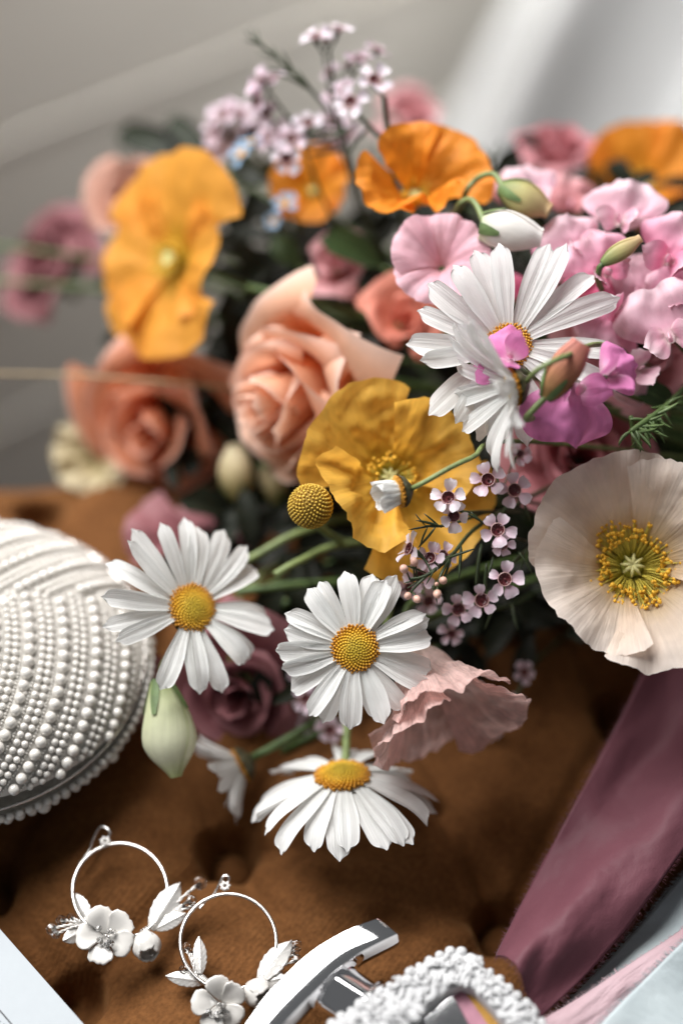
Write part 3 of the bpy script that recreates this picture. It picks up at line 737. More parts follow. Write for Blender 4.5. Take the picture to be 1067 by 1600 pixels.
rose('deep rose bloom in shade under the magenta sweet pea', 900, 720, .560, (0, .1, 1), 21.0, 'dusty', 14, 0, 103, .9, 1.0, cat='flower', name='bloom')
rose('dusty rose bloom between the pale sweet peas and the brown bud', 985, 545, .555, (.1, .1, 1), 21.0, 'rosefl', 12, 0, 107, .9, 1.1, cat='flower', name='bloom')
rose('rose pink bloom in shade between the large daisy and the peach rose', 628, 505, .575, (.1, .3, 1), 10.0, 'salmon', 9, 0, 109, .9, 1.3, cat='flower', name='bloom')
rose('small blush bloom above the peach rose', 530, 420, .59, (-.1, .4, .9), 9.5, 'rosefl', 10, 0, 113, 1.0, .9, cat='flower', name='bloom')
poppy('cream bloom low at the edge of the velvet, beside the coral rose', 170, 715, .645, (-.4, .1, .9), 21.0, 'cream', 10, (58, 12), -10, 34, 3.0, .1, 2.0, 0, centre=False, n=7, seed=127, cat='flower', name='bloom')
for (lab, a, b, d, W) in (('plump cream bud below the coral rose', (372, 780), (366, 695), .592, 12), ('smaller cream bud beside the plump cream bud', (432, 785), (424, 712), .596, 10)):
    pod(lab, *a, *b, d, d - .004, W, 'cream', seed=int(W), sepals=True, group='cream buds under the peach rose')
# loose broad petals low on the left
o = poppy('dusky bloom with broad pointed petals behind the daisy by the purse', 322, 862, .598, (.0, .45, .9), 23.0, 'mauvefl', 8, (34, -12), 0, 34, 2.2, .1, .5, 0, centre=False, n=5, seed=131, cat='flower', name='bloom', lens=[.85, 1.25, .6, .6, .75])
# pink ruffled trumpet
poppy('ruffled pink trumpet flower above the large daisy', 690, 420, .530, (-.08, .30, .95), 18.0, 'lilac', 0, (52, 6), -16, 50, 1.9, .2, .3, 0, centre=False, n=5, seed=137, cat='flower', name='trumpet_flower', pf=60)

# sweet peas
sweet_pea('pale pink sweet pea standing in front of the amber poppy', 968, 345, .532, (-.25, .25, .93), 17, 'palepink', -8, 201, 1.0, fold=.3)
sweet_pea('light pink sweet pea behind the nodding white bud', 828, 312, .550, (.15, .3, .95), 15, 'palepink', 15, 203, .9)
sweet_pea('pink sweet pea under the greenish seed pod', 945, 425, .520, (.1, .1, 1), 15, 'pink', 30, 205, 1.0)
sweet_pea('rosy sweet pea tucked against the tips of the large daisy', 868, 425, .535, (-.1, .3, .95), 15, 'pink', -30, 207, 1.0)
sweet_pea('hot pink sweet pea deep between its paler neighbours', 930, 478, .528, (0, .2, 1), 12, 'hotpink', 10, 209, 1.0)
sweet_pea('pink sweet pea with streaked petals beside the pale pink one', 1046, 405, .520, (-.3, .1, .95), 17, 'pink', -25, 211, 1.1)
sweet_pea('pale sweet pea with rolled petal edges over the feathery leaf', 1046, 525, .510, (-.25, -.05, .95), 19, 'palepink', 20, 213, 1.0)
sweet_pea('pink sweet pea petals in front of the nodding white bud stalk', 770, 470, .545, (0, .3, 1), 15, 'hotpink', 0, 215, .8)
sweet_pea('dusty pink sweet pea behind the pale sweet peas', 888, 322, .575, (.1, .3, .95), 14, 'rosefl', 0, 217, .9)
sweet_pea('magenta sweet pea with a hanging ruffled petal beside the brown bud', 898, 610, .494, (.25, -.15, .95), 19, 'magenta', 170, 219, 1.0, fold=.2)
sweet_pea('magenta sweet pea with a curled wing against the dark leaves', 955, 585, .488, (.35, .1, .9), 11, 'magenta', -60, 221, 1.4, fold=.5)
sweet_pea('lilac pink sweet pea lying over the centre of the large daisy', 797, 560, .492, (-.25, .30, .9), 12.5, 'magenta', 62, 226, 1.3, fold=.55)
sweet_pea('pale pink sweet pea beside the amber poppy and the streaked one', 1010, 455, .528, (0, .1, 1), 14, 'palepink', 40, 225, 1.0)

sweet_pea('pink sweet pea squeezed between the streaked and the rolled-edge sweet peas', 1060, 462, .516, (-.35, .2, .9), 14, 'pink', 70, 227, 1.1, fold=.4)
sweet_pea('ruffled rose pink sweet pea right below the greenish seed pod', 966, 492, .520, (.1, -.05, 1), 14, 'pink', 150, 229, 1.2, fold=.45)
sweet_pea('deep pink sweet pea pressed to the longest petals of the large daisy', 903, 470, .524, (-.2, .1, 1), 13, 'hotpink', -70, 231, 1.2, fold=.4)
sweet_pea('light pink sweet pea in front of the green leaf by the seed pod', 905, 385, .528, (.15, .25, .95), 13.5, 'palepink', 25, 233, 1.1, fold=.4)
sweet_pea('pale sweet pea with folded wings low beside the feathery leaf', 1000, 575, .522, (-.2, -.1, 1), 13, 'palepink', 120, 235, 1.2, fold=.5)
# buds
pod('pale green lisianthus bud hanging between purse and shaded daisy', 251, 1062, 276, 1214, .522, .520, 16.5, 'budcream', seed=3, prof=lambda t: (.35 + .65 * math.sin(min(1, t * 1.5) * 1.57)) * (1 if t < .5 else 1 - .84 * sstep(.5, 1.06, t) ** 1.9), stempts=[P(262, 1030, .545), P(330, 980, .57), P(520, 900, .61), BIND])
pod('nodding white sweet pea bud on an arched green stalk', 752, 352, 846, 372, .522, .520, 12, 'budwhite', seed=5, cat='bud', flat=1, stempts=[P(745, 322, .526), P(730, 312, .530), P(712, 335, .535), P(720, 420, .56), BIND], prof=lambda t: math.sin(min(1, .18 + t * .86) * 2.85) ** .6)
pod('green and ochre sweet pea bud above the nodding white one', 782, 292, 858, 330, .530, .528, 10.5, 'budgreen', seed=7, cat='bud', flat=1, stempts=[P(770, 272, .534), P(742, 282, .538), P(722, 320, .540), P(722, 420, .565), BIND], sep_len=.5)
pod('brown pink sweet pea bud in front of the large daisy', 852, 622, 908, 536, .484, .482, 9.5, 'budbrown', seed=9, cat='bud', flat=.7, stempts=[P(833, 640, .484), P(822, 655, .486), P(850, 650, .50), P(960, 640, .54), BIND], sep_len=.42, prof=lambda t: math.sin(min(1, .12 + t * .95) * 2.5) ** .8)
pod('greenish seed pod between the pink sweet peas', 940, 412, 1000, 372, .512, .512, 5.5, 'budgreen', seed=11, cat='seed pod', name='seed_pod', sepals=False)

# yellow ball flower
cl = P(485, 791, .508); crz = empty('ball_flower', cl); tag(crz, 'round yellow button ball flower on the edge of the yellow poppy', 'flower')
RB = 6.6
MB().ball((0,0,0), RB * .93, 24, 16).build('core', M['craspcore'], crz, scale=MM)
cfl = MB()
for k in range(420):
    z = 1 - 2 * (k + .5) / 420; q = k * 2.399963; r = math.sqrt(1 - z * z); n = Vector((r * math.cos(q), r * math.sin(q), z))
    s = .34 * random.uniform(.85, 1.15)
    cfl.tube([n * RB * .9, n * (RB + .05 + .18 * random.random()), n * (RB + .25)], [s, s * 1.05, s * .45], 5)
o = cfl.build('florets', M['craspedia'], crz, scale=MM); o['kind'] = 'stuff'
stem_to(crz, cl + Vector((0, 0, -.005)), CD(-.6, .2, .3), 1.1, 'stem2', pts=[P(500, 825, .535), P(560, 850, .57), P(700, 840, .60), BIND])

# wax flowers
T = (0, .1, 1)
wax_sprig('wax flower sprig with round pink buds between the yellow poppy and the front daisy',
    [[(860, 760, .545), (750, 820, .520), (705, 868, .506), (668, 898, .500), (640, 905, .500)], [(705, 868, .506), (690, 895, .500), (683, 915, .499)], [(668, 898, .500), (650, 915, .499), (642, 925, .499)]],
    [(640, 858, .502, (-.8, .35, .4), 58, 'waxp'), (672, 872, .503, (-.35, .3, .85), 52), (692, 868, .508, (.5, .4, .7), 48), (655, 900, .512, (-.2, -.2, 1), 50), (640, 918, .520, (-.3, -.3, .9), 46)],
    [(631, 889, .496, 15), (647, 878, .498, 14), (645, 873, .50, 10), (692, 907, .496, 14), (683, 928, .494, 15), (637, 931, .496, 13), (651, 936, .496, 13), (682, 913, .498, 8)],
    [(668, 898, .50, 200, 40), (665, 895, .50, 160, 36), (680, 888, .50, 240, 30), (700, 872, .503, 20, 46), (705, 868, .503, 250, 42), (720, 852, .506, 265, 56), (655, 905, .5, 215, 26), (675, 915, .5, 285, 30)], 301)
wax_sprig('wax flower sprig with two overlapping florets against the yellow poppy',
    [[(830, 800, .555), (760, 800, .525), (725, 800, .508), (705, 790, .504)], [(760, 800, .525), (700, 820, .505), (665, 822, .500)]],
    [(700, 778, .498, (-.1, .2, 1), 58, 'waxp'), (708, 806, .500, (.15, -.2, 1), 52, 'waxp')],
    [], [(690, 824, .502, 165, 46), (688, 824, .502, 140, 34), (672, 822, .50, 190, 36), (665, 822, .5, 130, 26), (680, 824, .5, 230, 44), (668, 824, .5, 250, 36), (724, 800, .505, 330, 40), (735, 800, .508, 320, 34)], 303)
wax_sprig('wax flower sprig with two florets under the tips of the large daisy',
    [[(900, 800, .565), (830, 785, .54), (790, 772, .522), (765, 760, .516)]],
    [(762, 750, .508, (-.1, .2, 1), 58), (803, 766, .512, (.1, .1, 1), 58), (812, 710, .52, (.3, .3, .9), 40)],
    [], [(780, 768, .516, 100, 34), (815, 780, .52, 290, 40), (795, 774, .52, 250, 36)], 305)
wax_sprig('wax flower sprig with two florets beside the rim of the blush poppy',
    [[(900, 830, .565), (840, 850, .535), (800, 880, .512), (790, 905, .506)], [(840, 850, .535), (800, 840, .515), (780, 830, .506)]],
    [(777, 828, .497, (0, .12, 1), 58), (788, 905, .496, (.05, .05, 1), 58), (785, 852, .508, (.1, -.4, .9), 42)],
    [], [(760, 880, .512, 268, 60), (752, 850, .515, 262, 70), (810, 862, .515, 300, 40), (770, 870, .515, 250, 44), (822, 858, .52, 255, 40)], 307)
wax_sprig('wax flower sprig with two facing florets in shade above the crumpled poppy',
    [[(880, 900, .57), (800, 945, .54), (760, 952, .524), (725, 956, .518)]],
    [(752, 938, .512, (.1, .2, 1), 60), (716, 952, .516, (-.15, .05, 1), 56), (705, 990, .53, (0, -.3, .9), 44), (670, 940, .53, (-.2, .1, 1), 48)],
    [], [(770, 950, .52, 250, 40), (740, 955, .52, 120, 36), (800, 942, .53, 280, 46)], 309)
wax_sprig('wax flower sprig peeking out in the dark behind the front daisy',
    [[(720, 1000, .60), (600, 1080, .57), (520, 1110, .552), (480, 1100, .548)]],
    [(478, 1092, .545, (-.2, .1, 1), 48), (515, 1140, .548, (0, -.1, 1), 46), (470, 1062, .555, (-.2, .2, 1), 42), (520, 1085, .56, (.1, .1, 1), 44), (480, 1130, .56, (.1, .1, 1), 40)], [], [(540, 1100, .555, 200, 50), (500, 1105, .552, 230, 40)], 311)
wax_sprig('wax flower florets hidden behind the rim of the crumpled pink poppy',
    [[(900, 980, .60), (840, 1030, .565), (810, 1080, .55), (795, 1115, .545)]],
    [(818, 1050, .548, (.3, .1, 1), 40), (800, 1100, .55, (.3, -.2, .9), 42), (770, 1140, .552, (.3, -.3, .9), 38), (655, 1215, .56, (.2, -.3, .9), 40)], [(795, 1128, .545, 11), (808, 1132, .546, 10)], [], 313)
# tall sprigs at the top
wax_sprig('tall wax flower sprig standing highest at the back with white lilac florets',
    [[(600, 420, .60), (560, 300, .582), (535, 200, .570), (522, 130, .562), (515, 80, .558)], [(528, 165, .565), (550, 120, .562), (572, 90, .560)], [(540, 220, .571), (520, 170, .566), (505, 85, .560)]],
    [(492, 58, .556, (-.3, .75, .6), 56, 'waxp'), (528, 46, .558, (.2, .8, .55), 50, 'waxp'), (510, 62, .562, (0, .9, .4), 46, 'waxp'), (562, 92, .560, (.15, .8, .5), 50), (590, 78, .562, (.4, .8, .4), 46), (545, 100, .566, (-.3, .8, .4), 42), (514, 112, .57, (-.6, .5, .5), 42), (520, 150, .576, (-.4, .3, .8), 40)],
    [], [(530, 130, .562, 60, 40), (525, 150, .562, 120, 34)], 315, 'wax')
wax_sprig('wax flower sprig leaning over the orange poppy cup',
    [[(640, 400, .60), (620, 300, .566), (606, 210, .555), (600, 150, .551)], [(612, 230, .557), (570, 190, .556), (552, 170, .555)]],
    [(585, 126, .548, (.2, .45, .9), 58, 'waxp'), (548, 160, .550, (-.45, .1, .9), 60, 'waxp'), (540, 140, .556, (-.5, .5, .7), 44)],
    [], [(606, 200, .555, 260, 52), (600, 180, .553, 280, 60), (560, 190, .556, 210, 60), (575, 200, .556, 235, 60), (540, 200, .562, 200, 50)], 317, 'wax', r=1.2)
wax_sprig('wax flower sprig with lilac florets facing the wall',
    [[(560, 420, .60), (500, 300, .588), (470, 220, .578), (440, 170, .572), (418, 140, .569)], [(480, 240, .58), (470, 215, .575), (455, 215, .57)]],
    [(408, 128, .566, (-.75, .35, .5), 56), (402, 158, .567, (-.85, .0, .5), 54), (425, 122, .568, (-.2, .8, .5), 46), (415, 175, .572, (-.6, -.1, .8), 46), (455, 218, .566, (-.3, .2, .9), 56), (482, 192, .566, (-.1, .5, .9), 50, 'waxp'), (448, 248, .566, (-.3, -.2, .9), 54, 'waxp'), (440, 205, .572, (-.5, .3, .8), 42), (420, 215, .585, (-.3, .2, .9), 44)],
    [], [(445, 178, .57, 330, 50), (460, 205, .572, 345, 60), (470, 230, .575, 10, 50)], 319)
wax_sprig('shaded pink wax flower sprig behind the lilac one',
    [[(520, 430, .62), (440, 310, .61), (380, 230, .605), (350, 200, .602)]],
    [(350, 178, .600, (-.4, .4, .8), 54), (335, 205, .602, (-.7, .1, .7), 50), (375, 178, .604, (.1, .5, .8), 50), (360, 215, .605, (-.1, 0, 1), 48), (340, 235, .61, (-.4, -.2, .9), 44), (520, 190, .60, (.1, .2, 1), 50), (515, 225, .605, (0, .1, 1), 48), (545, 205, .608, (.2, .2, 1), 46), (395, 200, .61, (0, .1, 1), 46)], [], [(400, 250, .605, 180, 40), (420, 280, .605, 200, 50)], 321)
# needle-leaved tip
wax_sprig('bare sprig of narrow green needle leaves standing beside the tall wax flower', 
    [[(560, 330, .60), (525, 200, .575), (490, 145, .565), (440, 98, .560), (398, 60, .557)]], [], [],
    [(490, 145, .565, 128, 46), (486, 142, .565, 150, 52), (470, 128, .563, 165, 50), (465, 122, .563, 120, 48), (455, 112, .562, 172, 50), (440, 98, .56, 118, 34), (432, 90, .56, 160, 34), (420, 80, .559, 140, 40), (412, 73, .558, 165, 32), (408, 70, .558, 105, 30), (400, 62, .557, 145, 24), (400, 62, .557, 115, 22), (520, 195, .574, 170, 70), (528, 205, .575, 185, 70), (545, 230, .578, 195, 70)], 323, group='loose greenery', name='leaf_sprig')['category'] = 'sprig'
wax_sprig('dark needle sprig behind the arched stalk of the nodding bud',
    [[(790, 420, .62), (778, 330, .60), (770, 270, .592), (766, 240, .59)]], [], [],
    [(768, 250, .59, 70, 34), (768, 255, .59, 120, 34), (770, 268, .592, 60, 36), (770, 272, .592, 130, 36), (773, 290, .595, 50, 40), (773, 290, .595, 140, 40)], 325, group='loose greenery', name='leaf_sprig')['category'] = 'sprig'
# forget-me-nots
def forget(label, pts, seed):
    rnd = random.Random(seed); o = empty('forget_me_not', P(*pts[0][:3])); tag(o, label, 'flower', 'small blue flowers')
    st = MB()
    for (px, py, d, f, sz) in pts:
        l = P(px, py, d); floret(o, l, CD(*f), sz * mmpx(d), 'blue', rnd, CUPB)
        st.tube(bez(l, l - CD(*f) * .008, l + FWD * .02 + RIGHT * .01, P(470, 380, .615), 8), .0005, 5)
    to_parent(st.build('stem', M['stem']), o)
forget('blue forget-me-not beside the apricot yellow poppy and shaded wax flowers', [(378, 240, .585, (-.6, .5, .6), 44), (392, 222, .588, (-.2, .8, .5), 36)], 401)
forget('pale blue forget-me-not below the lilac wax flowers', [(445, 318, .585, (-.2, .5, .8), 40), (428, 345, .59, (-.4, .1, .9), 30)], 403)

# visible leaves
leaf('dark green leaf below the orange poppy cup', 600, 420, 500, 372, .585, .575, 13, 'leaf', 1, face=(-.1, .6, .8))
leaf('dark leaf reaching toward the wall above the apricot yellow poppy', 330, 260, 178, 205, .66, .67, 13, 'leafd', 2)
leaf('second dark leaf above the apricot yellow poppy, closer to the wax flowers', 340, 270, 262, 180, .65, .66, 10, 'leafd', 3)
leaf('green leaf between the sweet peas and the dusty pink one', 930, 420, 880, 335, .56, .555, 11, 'leaf', 4)
leaf('small green leaf beside the peach rose and the blush bloom', 470, 420, 425, 370, .60, .60, 9, 'leaf', 5)
leaf('green leaf under the pale sweet pea with rolled edges', 1060, 640, 985, 600, .53, .525, 8, 'leaf', 6)
def feather(label):
    base = P(1075, 600, .53); o = empty('feathery_leaf', base); tag(o, label, 'leaf', 'loose leaves in the bouquet')
    st = spline([base, P(1040, 635, .515), P(1005, 660, .508), P(985, 675, .505)], 6)
    to_parent(MB().tube(st, .0010, 6).build('stem', M['stem']), o)
    rnd = random.Random(5)
    for k in range(34):
        i = int(lerp(4, len(st) - 1, (k % 17) / 16)); a = st[i]; q = R_(rnd.uniform(170, 330)) if k % 2 else R_(rnd.uniform(20, 120) - 90)
        L = rnd.uniform(4, 9); dv = (RIGHT * math.cos(q) + UP * math.sin(q) - FWD * rnd.uniform(-.2, .5)).normalized(); b = a + dv * L * MM
        s = CD(rnd.uniform(-1, 1), rnd.uniform(-1, 1), .2) * .0012
        to_parent(MB().tube(bez(a, a.lerp(b, .3) + s, a.lerp(b, .7) + s, b, 6), [.0003, .0005, .0006, .0006, .0005, .00035, .0001], 5).build('leaflet', M['calyx'] if k % 3 == 0 else M['stem']), o)
    for pts in ([(1000, 690, .515), (985, 740, .52), (1010, 735, .518), (1040, 742, .515), (1090, 752, .52)], [(985, 650, .51), (1000, 720, .515), (1060, 760, .52), (1110, 770, .53)]):
        to_parent(MB().tube(spline([P(*p) for p in pts], 7), .0007, 6).build('tendril', M['stem']), o)
feather('feathery green leaf with a curling tendril above the blush poppy')
# long grass stems leaving the bouquet
for lab, pts, r, mt in (('thin tan straw lying across the coral rose', [(-60, 584, .60), (100, 586, .598), (220, 594, .594), (365, 608, .60), (560, 640, .62)], .62, 'straw'),
                        ('upper green grass stem crossing the dusky mauve bloom', [(-60, 378, .655), (80, 395, .652), (190, 412, .655), (420, 470, .66)], 1.0, 'stem'),
                        ('lower green grass stem crossing the dusky mauve bloom', [(-60, 436, .655), (80, 446, .652), (180, 458, .655), (420, 520, .66)], 1.1, 'stem')):
    tag(MB().tube(spline([P(*p) for p in pts], 8), r * MM, 7).build('grass_stem', M[mt]), lab, 'stem', 'long stems')
tag(MB().tube(spline([P(*p) for p in [(430, 898, .535), (470, 876, .54), (540, 850, .56), (720, 830, .60)]], 8), .0012, 7).build('cut_stem', M['stem2']), 'cut green stem end showing left of the yellow poppy base', 'stem', 'long stems')
tag(MB().tube(spline([P(*p) for p in [(370, 925, .56), (450, 915, .56), (560, 905, .57), (760, 860, .60)]], 8), .0014, 7).build('cut_stem', M['stem']), 'dark green stem passing behind the two front daisies', 'stem', 'long stems')
tag(MB().tube(spline([P(*p) for p in [(600, 1000, .53), (612, 930, .528), (622, 890, .53), (680, 820, .56), (800, 780, .60)]], 8), .0013, 7).build('cut_stem', M['stem2']), 'pale green stem rising behind the open front daisy', 'stem', 'long stems')
tag(MB().tube(spline([P(*p) for p in [(395, 1200, .565), (450, 1168, .56), (510, 1138, .56), (640, 1060, .59)]], 8), .0012, 7).build('cut_stem', M['stem']), 'short green stem between shaded daisy and drooping daisy', 'stem', 'long stems')

# inner greenery filling the bouquet, shade of the gaps put into its colour
def greenery():
    rnd = random.Random(99); mb = MB()
    zones = [(430, 330, 130, 110, .62), (420, 520, 90, 120, .62), (560, 470, 120, 90, .61), (720, 560, 170, 170, .60), (900, 430, 170, 150, .60), (980, 620, 120, 110, .585), (800, 830, 130, 150, .585),
             (620, 930, 150, 110, .585), (430, 900, 130, 130, .60), (380, 720, 130, 90, .62), (560, 1080, 170, 80, .585), (740, 960, 110, 90, .58), (960, 760, 120, 120, .575), (330, 560, 150, 130, .645), (720, 340, 160, 80, .63), (1000, 380, 120, 100, .62), (890, 960, 100, 80, .585)]
    for (cx, cy, rx, ry, d) in zones:
        for k in range(34):
            q = rnd.uniform(0, 6.28); r = math.sqrt(rnd.random()); p = P(cx + rx * r * math.cos(q), cy + ry * r * math.sin(q), d + rnd.uniform(-.012, .03))
            if p.z < .006: p.z = .006 + rnd.random() * .01
            s = strap(rnd.uniform(14, 26), rnd.uniform(5, 10), 0, 15, -25, 0, .3, 0, rnd.uniform(-20, 20), rnd.random() * 9, 4, 6, base=.12, peak=.42, tipw=.03, notch=0)
            rot = face_rot(CD(rnd.uniform(-.8, .8), rnd.uniform(-.4, .9), 1), rnd.uniform(0, 360)); b = len(mb.v)
            pts = [p + rot @ (v * MM) for v in s.v]
            mb.v += [Vector((v.x, v.y, max(v.z, .002))) for v in pts]
            mb.f += [tuple(i + b for i in f) for f in s.f]; mb.uv += s.uv
    return mb
o = greenery().build('bouquet_greenery', M['leafd']); tag(o, 'green leaves coloured dark for shade, packed between the flowers of the bouquet', 'foliage', kind='stuff')
st = MB(); rnd = random.Random(4)
for k in range(46):
    a = P(rnd.uniform(380, 900), rnd.uniform(420, 1050), rnd.uniform(.575, .63)); a.z = max(a.z, .008)
    st.tube([Vector((q.x, q.y, max(q.z, .003))) for q in bez(a, a.lerp(BIND, .3) + UP * rnd.uniform(-.01, .015), a.lerp(BIND, .7), BIND, 10)], rnd.uniform(.0007, .0014), 6)
tag(st.build('bouquet_stems', M['stem']), 'thin green stems running through the inside of the bouquet', 'foliage', kind='stuff')

# ------------------------------------------------------------------ pearl purse
PC = PZ(-52, 1030, .024); PA, PB, PH = 56.0, 54.5, 22.0
purse = empty('pearl_purse', (PC.x, PC.y, 0)); tag(purse, 'round clutch purse covered in rows of white pearls', 'purse')
PTILT = Matrix.Rotation(R_(-5), 3, 'X') @ Matrix.Rotation(R_(4), 3, 'Y')
def shell(x, y, up=True):
    rho = math.sqrt((x / PA) ** 2 + (y / PB) ** 2); rho = min(rho, .9999)
    z = PH * (1 - rho ** 2.6) ** .62
    v = Vector((x, y, z)) if up else Vector((x * 1.03, y * 1.03, -z * .85)); v = PTILT @ v if up else v
    return v + Vector((0, 0, 24.5 if up else 20.5))
def shell_n(x, y, up=True):
    e = .4
    def c(a, b):
        r = math.sqrt((a / PA) ** 2 + (b / PB) ** 2)
        if r > .995: a *= .995 / r; b *= .995 / r
        return shell(a, b, up)
    dx = c(x + e, y) - c(x - e, y); dy = c(x, y + e) - c(x, y - e)
    n = dx.cross(dy).normalized()
    return n if (n.z > 0) == up else -n
def shellgrid(up):
    return MB().grid(72, 20, lambda s, t: shell(PA * math.sin(t * 1.5708) * math.cos((s+1)*math.pi), PB * math.sin(t * 1.5708) * math.sin((s+1)*math.pi), up))
lid = shellgrid(True).build('lid', M['satin'], purse, scale=MM)
low = shellgrid(False).build('lower_shell', M['satin'], purse, scale=MM)
for dz, rr in ((22.4, .55),):
    pts = [Vector((PA * 1.012 * math.cos(q * .0873), PB * 1.012 * math.sin(q * .0873), 0)) for q in range(73)]
    MB().tube([(PTILT @ p if dz > 24 else p) + Vector((0, 0, dz)) for p in pts], rr, 6, False).build('rim', M['silver'], purse, scale=MM)
pearls = []   # (pos mm, radius mm, on_lid)
occ = {}
_tab = [0.0]; _pr = (0.0, PH)
for _k in range(1, 401):
    _rho = math.sin(_k / 400 * 1.5708); _z = PH * max(0, 1 - _rho ** 2.6) ** .62
    _tab.append(_tab[-1] + math.hypot((_rho - _pr[0]) * (PA + PB) / 2, _z - _pr[1])); _pr = (_rho, _z)
ARC = _tab[-1] / ((PA + PB) / 2)
def unroll(x, y):
    ru = math.hypot(x / PA, y / PB)
    if ru < 1e-6: return x, y, 0
    goal = min(ru / ARC, 1.0) * _tab[-1]; lo, hi = 0, 400
    while hi - lo > 1:
        mid = (lo + hi) // 2
        if _tab[mid] < goal: lo = mid
        else: hi = mid
    rho = math.sin((lo + (goal - _tab[lo]) / max(1e-9, _tab[hi] - _tab[lo])) / 400 * 1.5708)
    return x / ru * rho, y / ru * rho, ru / ARC
def try_add(x, y, r):
    x, y, ru = unroll(x, y)
    if ru > .985: return
    p = shell(x, y)
    cxk, cyk, czk = int(p.x // 4), int(p.y // 4), int(p.z // 4)
    for ix in (-1, 0, 1):
        for iy in (-1, 0, 1):
            for iz in (-1, 0, 1):
                for (q, rr) in occ.get((cxk + ix, cyk + iy, czk + iz), ()):
                    if (q - p).length < (r + rr) * .86: return
    occ.setdefault((cxk, cyk, czk), []).append((p, r)); pearls.append((p + shell_n(x, y) * r * .55, r, True))
# concentric rows, convex to the right; a large row, seed line, two small rows, seed line
CX, CY = -34.0, -16.0
def region_b(x, y): return y > 4.0 + .32 * (x - 5) and x > -2.0
rows = []; rr = 3.0; k = 0
pat = [('L', 1.85), ('x', .5), ('s', 1.18), ('s', 1.18), ('x', .5)]
while rr < 120:
    kind, r = pat[k % 5]; rr += r; rows.append((rr, kind, r)); rr += r; k += 1
for (rad, kind, r) in rows:
    n = int(2 * math.pi * rad * 1.05 / (2 * r * 1.02)) + 1
    for i in range(n):
        q = 2 * math.pi * i / n; x = CX + rad * math.cos(q); y = CY + rad * 1.15 * math.sin(q)
        if region_b(x, y): continue
        try_add(x, y, r * random.uniform(.94, 1.04))
ux, uy = math.cos(R_(46)), math.sin(R_(46)); off = -50.0; k = 0
while off < 75:
    kind, r = pat[k % 5]; off += r; t = -20.0
    while t < 110:
        x = ux * t + uy * off; y = uy * t - ux * off; t += 2 * r * .90
        if region_b(x, y): try_add(x, y, r * random.uniform(.94, 1.04))
    off += r; k += 1
# small pearls close the gaps that the rows leave on the steep rim
rf = random.Random(8)
for rfill in (1.25, .8):
    for i in range(3800):
        q = rf.uniform(-1.75, 1.9); rho = ARC * math.sqrt(rf.uniform(.06, .97)); try_add(PA * rho * math.cos(q), PB * rho * math.sin(q), rfill)
# bands on the visible side of the lower shell
for ring, (rho, r) in enumerate(((.999, 1.35), (.985, 1.7), (.95, 1.4), (.90, 2.0), (.84, 1.5))):
    n = int(math.pi * (PA + PB) * rho / (2 * r * 1.04))
    for i in range(n):
        q = 2 * math.pi * i / n; x, y = PA * rho * math.cos(q), PB * rho * math.sin(q)
        rj = r * (1.35 if (i % 7 == 3 and ring) else 1)
        p = shell(x, y, False); pearls.append((p + shell_n(x, y, False) * rj * .5 - Vector((0, 0, .4)), rj, False))
PM = MB().ball((0,0,0), MM, 16, 10).mesh('pearl', M['pearl'])
def proj(pw):
    v = pw - CAM; d = v.dot(FWD); return 533.5 + v.x / d / K, 800 - v.dot(UP) / d / K
scored = []
for (p, r, on) in pearls:
    wx = Vector((PC.x, PC.y, 0)) + p * MM; px, py = proj(wx)
    vis = px > -8 and (not on or True)
    if not on and p.y > -4: vis = False
    scored.append((1 if vis and r > .9 else 0, r + (py - 800) / 600.0, p, r, on))
scored.sort(key=lambda a: (-a[0], -a[1]))
rest = MB(); restlow = MB(); nind = 0
for (vis, _, p, r, on) in scored:
    if vis and nind < 300:
        o = bpy.data.objects.new('pearl', PM); COL.objects.link(o); o.parent = lid if on else low; o.location = p * MM; o.scale = (r, r, r * .97)
        o.rotation_euler = (random.random() * 6, random.random() * 6, 0); nind += 1
    elif r < .9: (rest if on else restlow).ball(p, r, 7, 5)
    else: (rest if on else restlow).ball(p, r, 12, 8)
o = rest.build('small_pearls', M['pearl'], lid, scale=MM); o['kind'] = 'stuff'
if restlow.v:
    o = restlow.build('small_pearls', M['pearl'], low, scale=MM); o['kind'] = 'stuff'

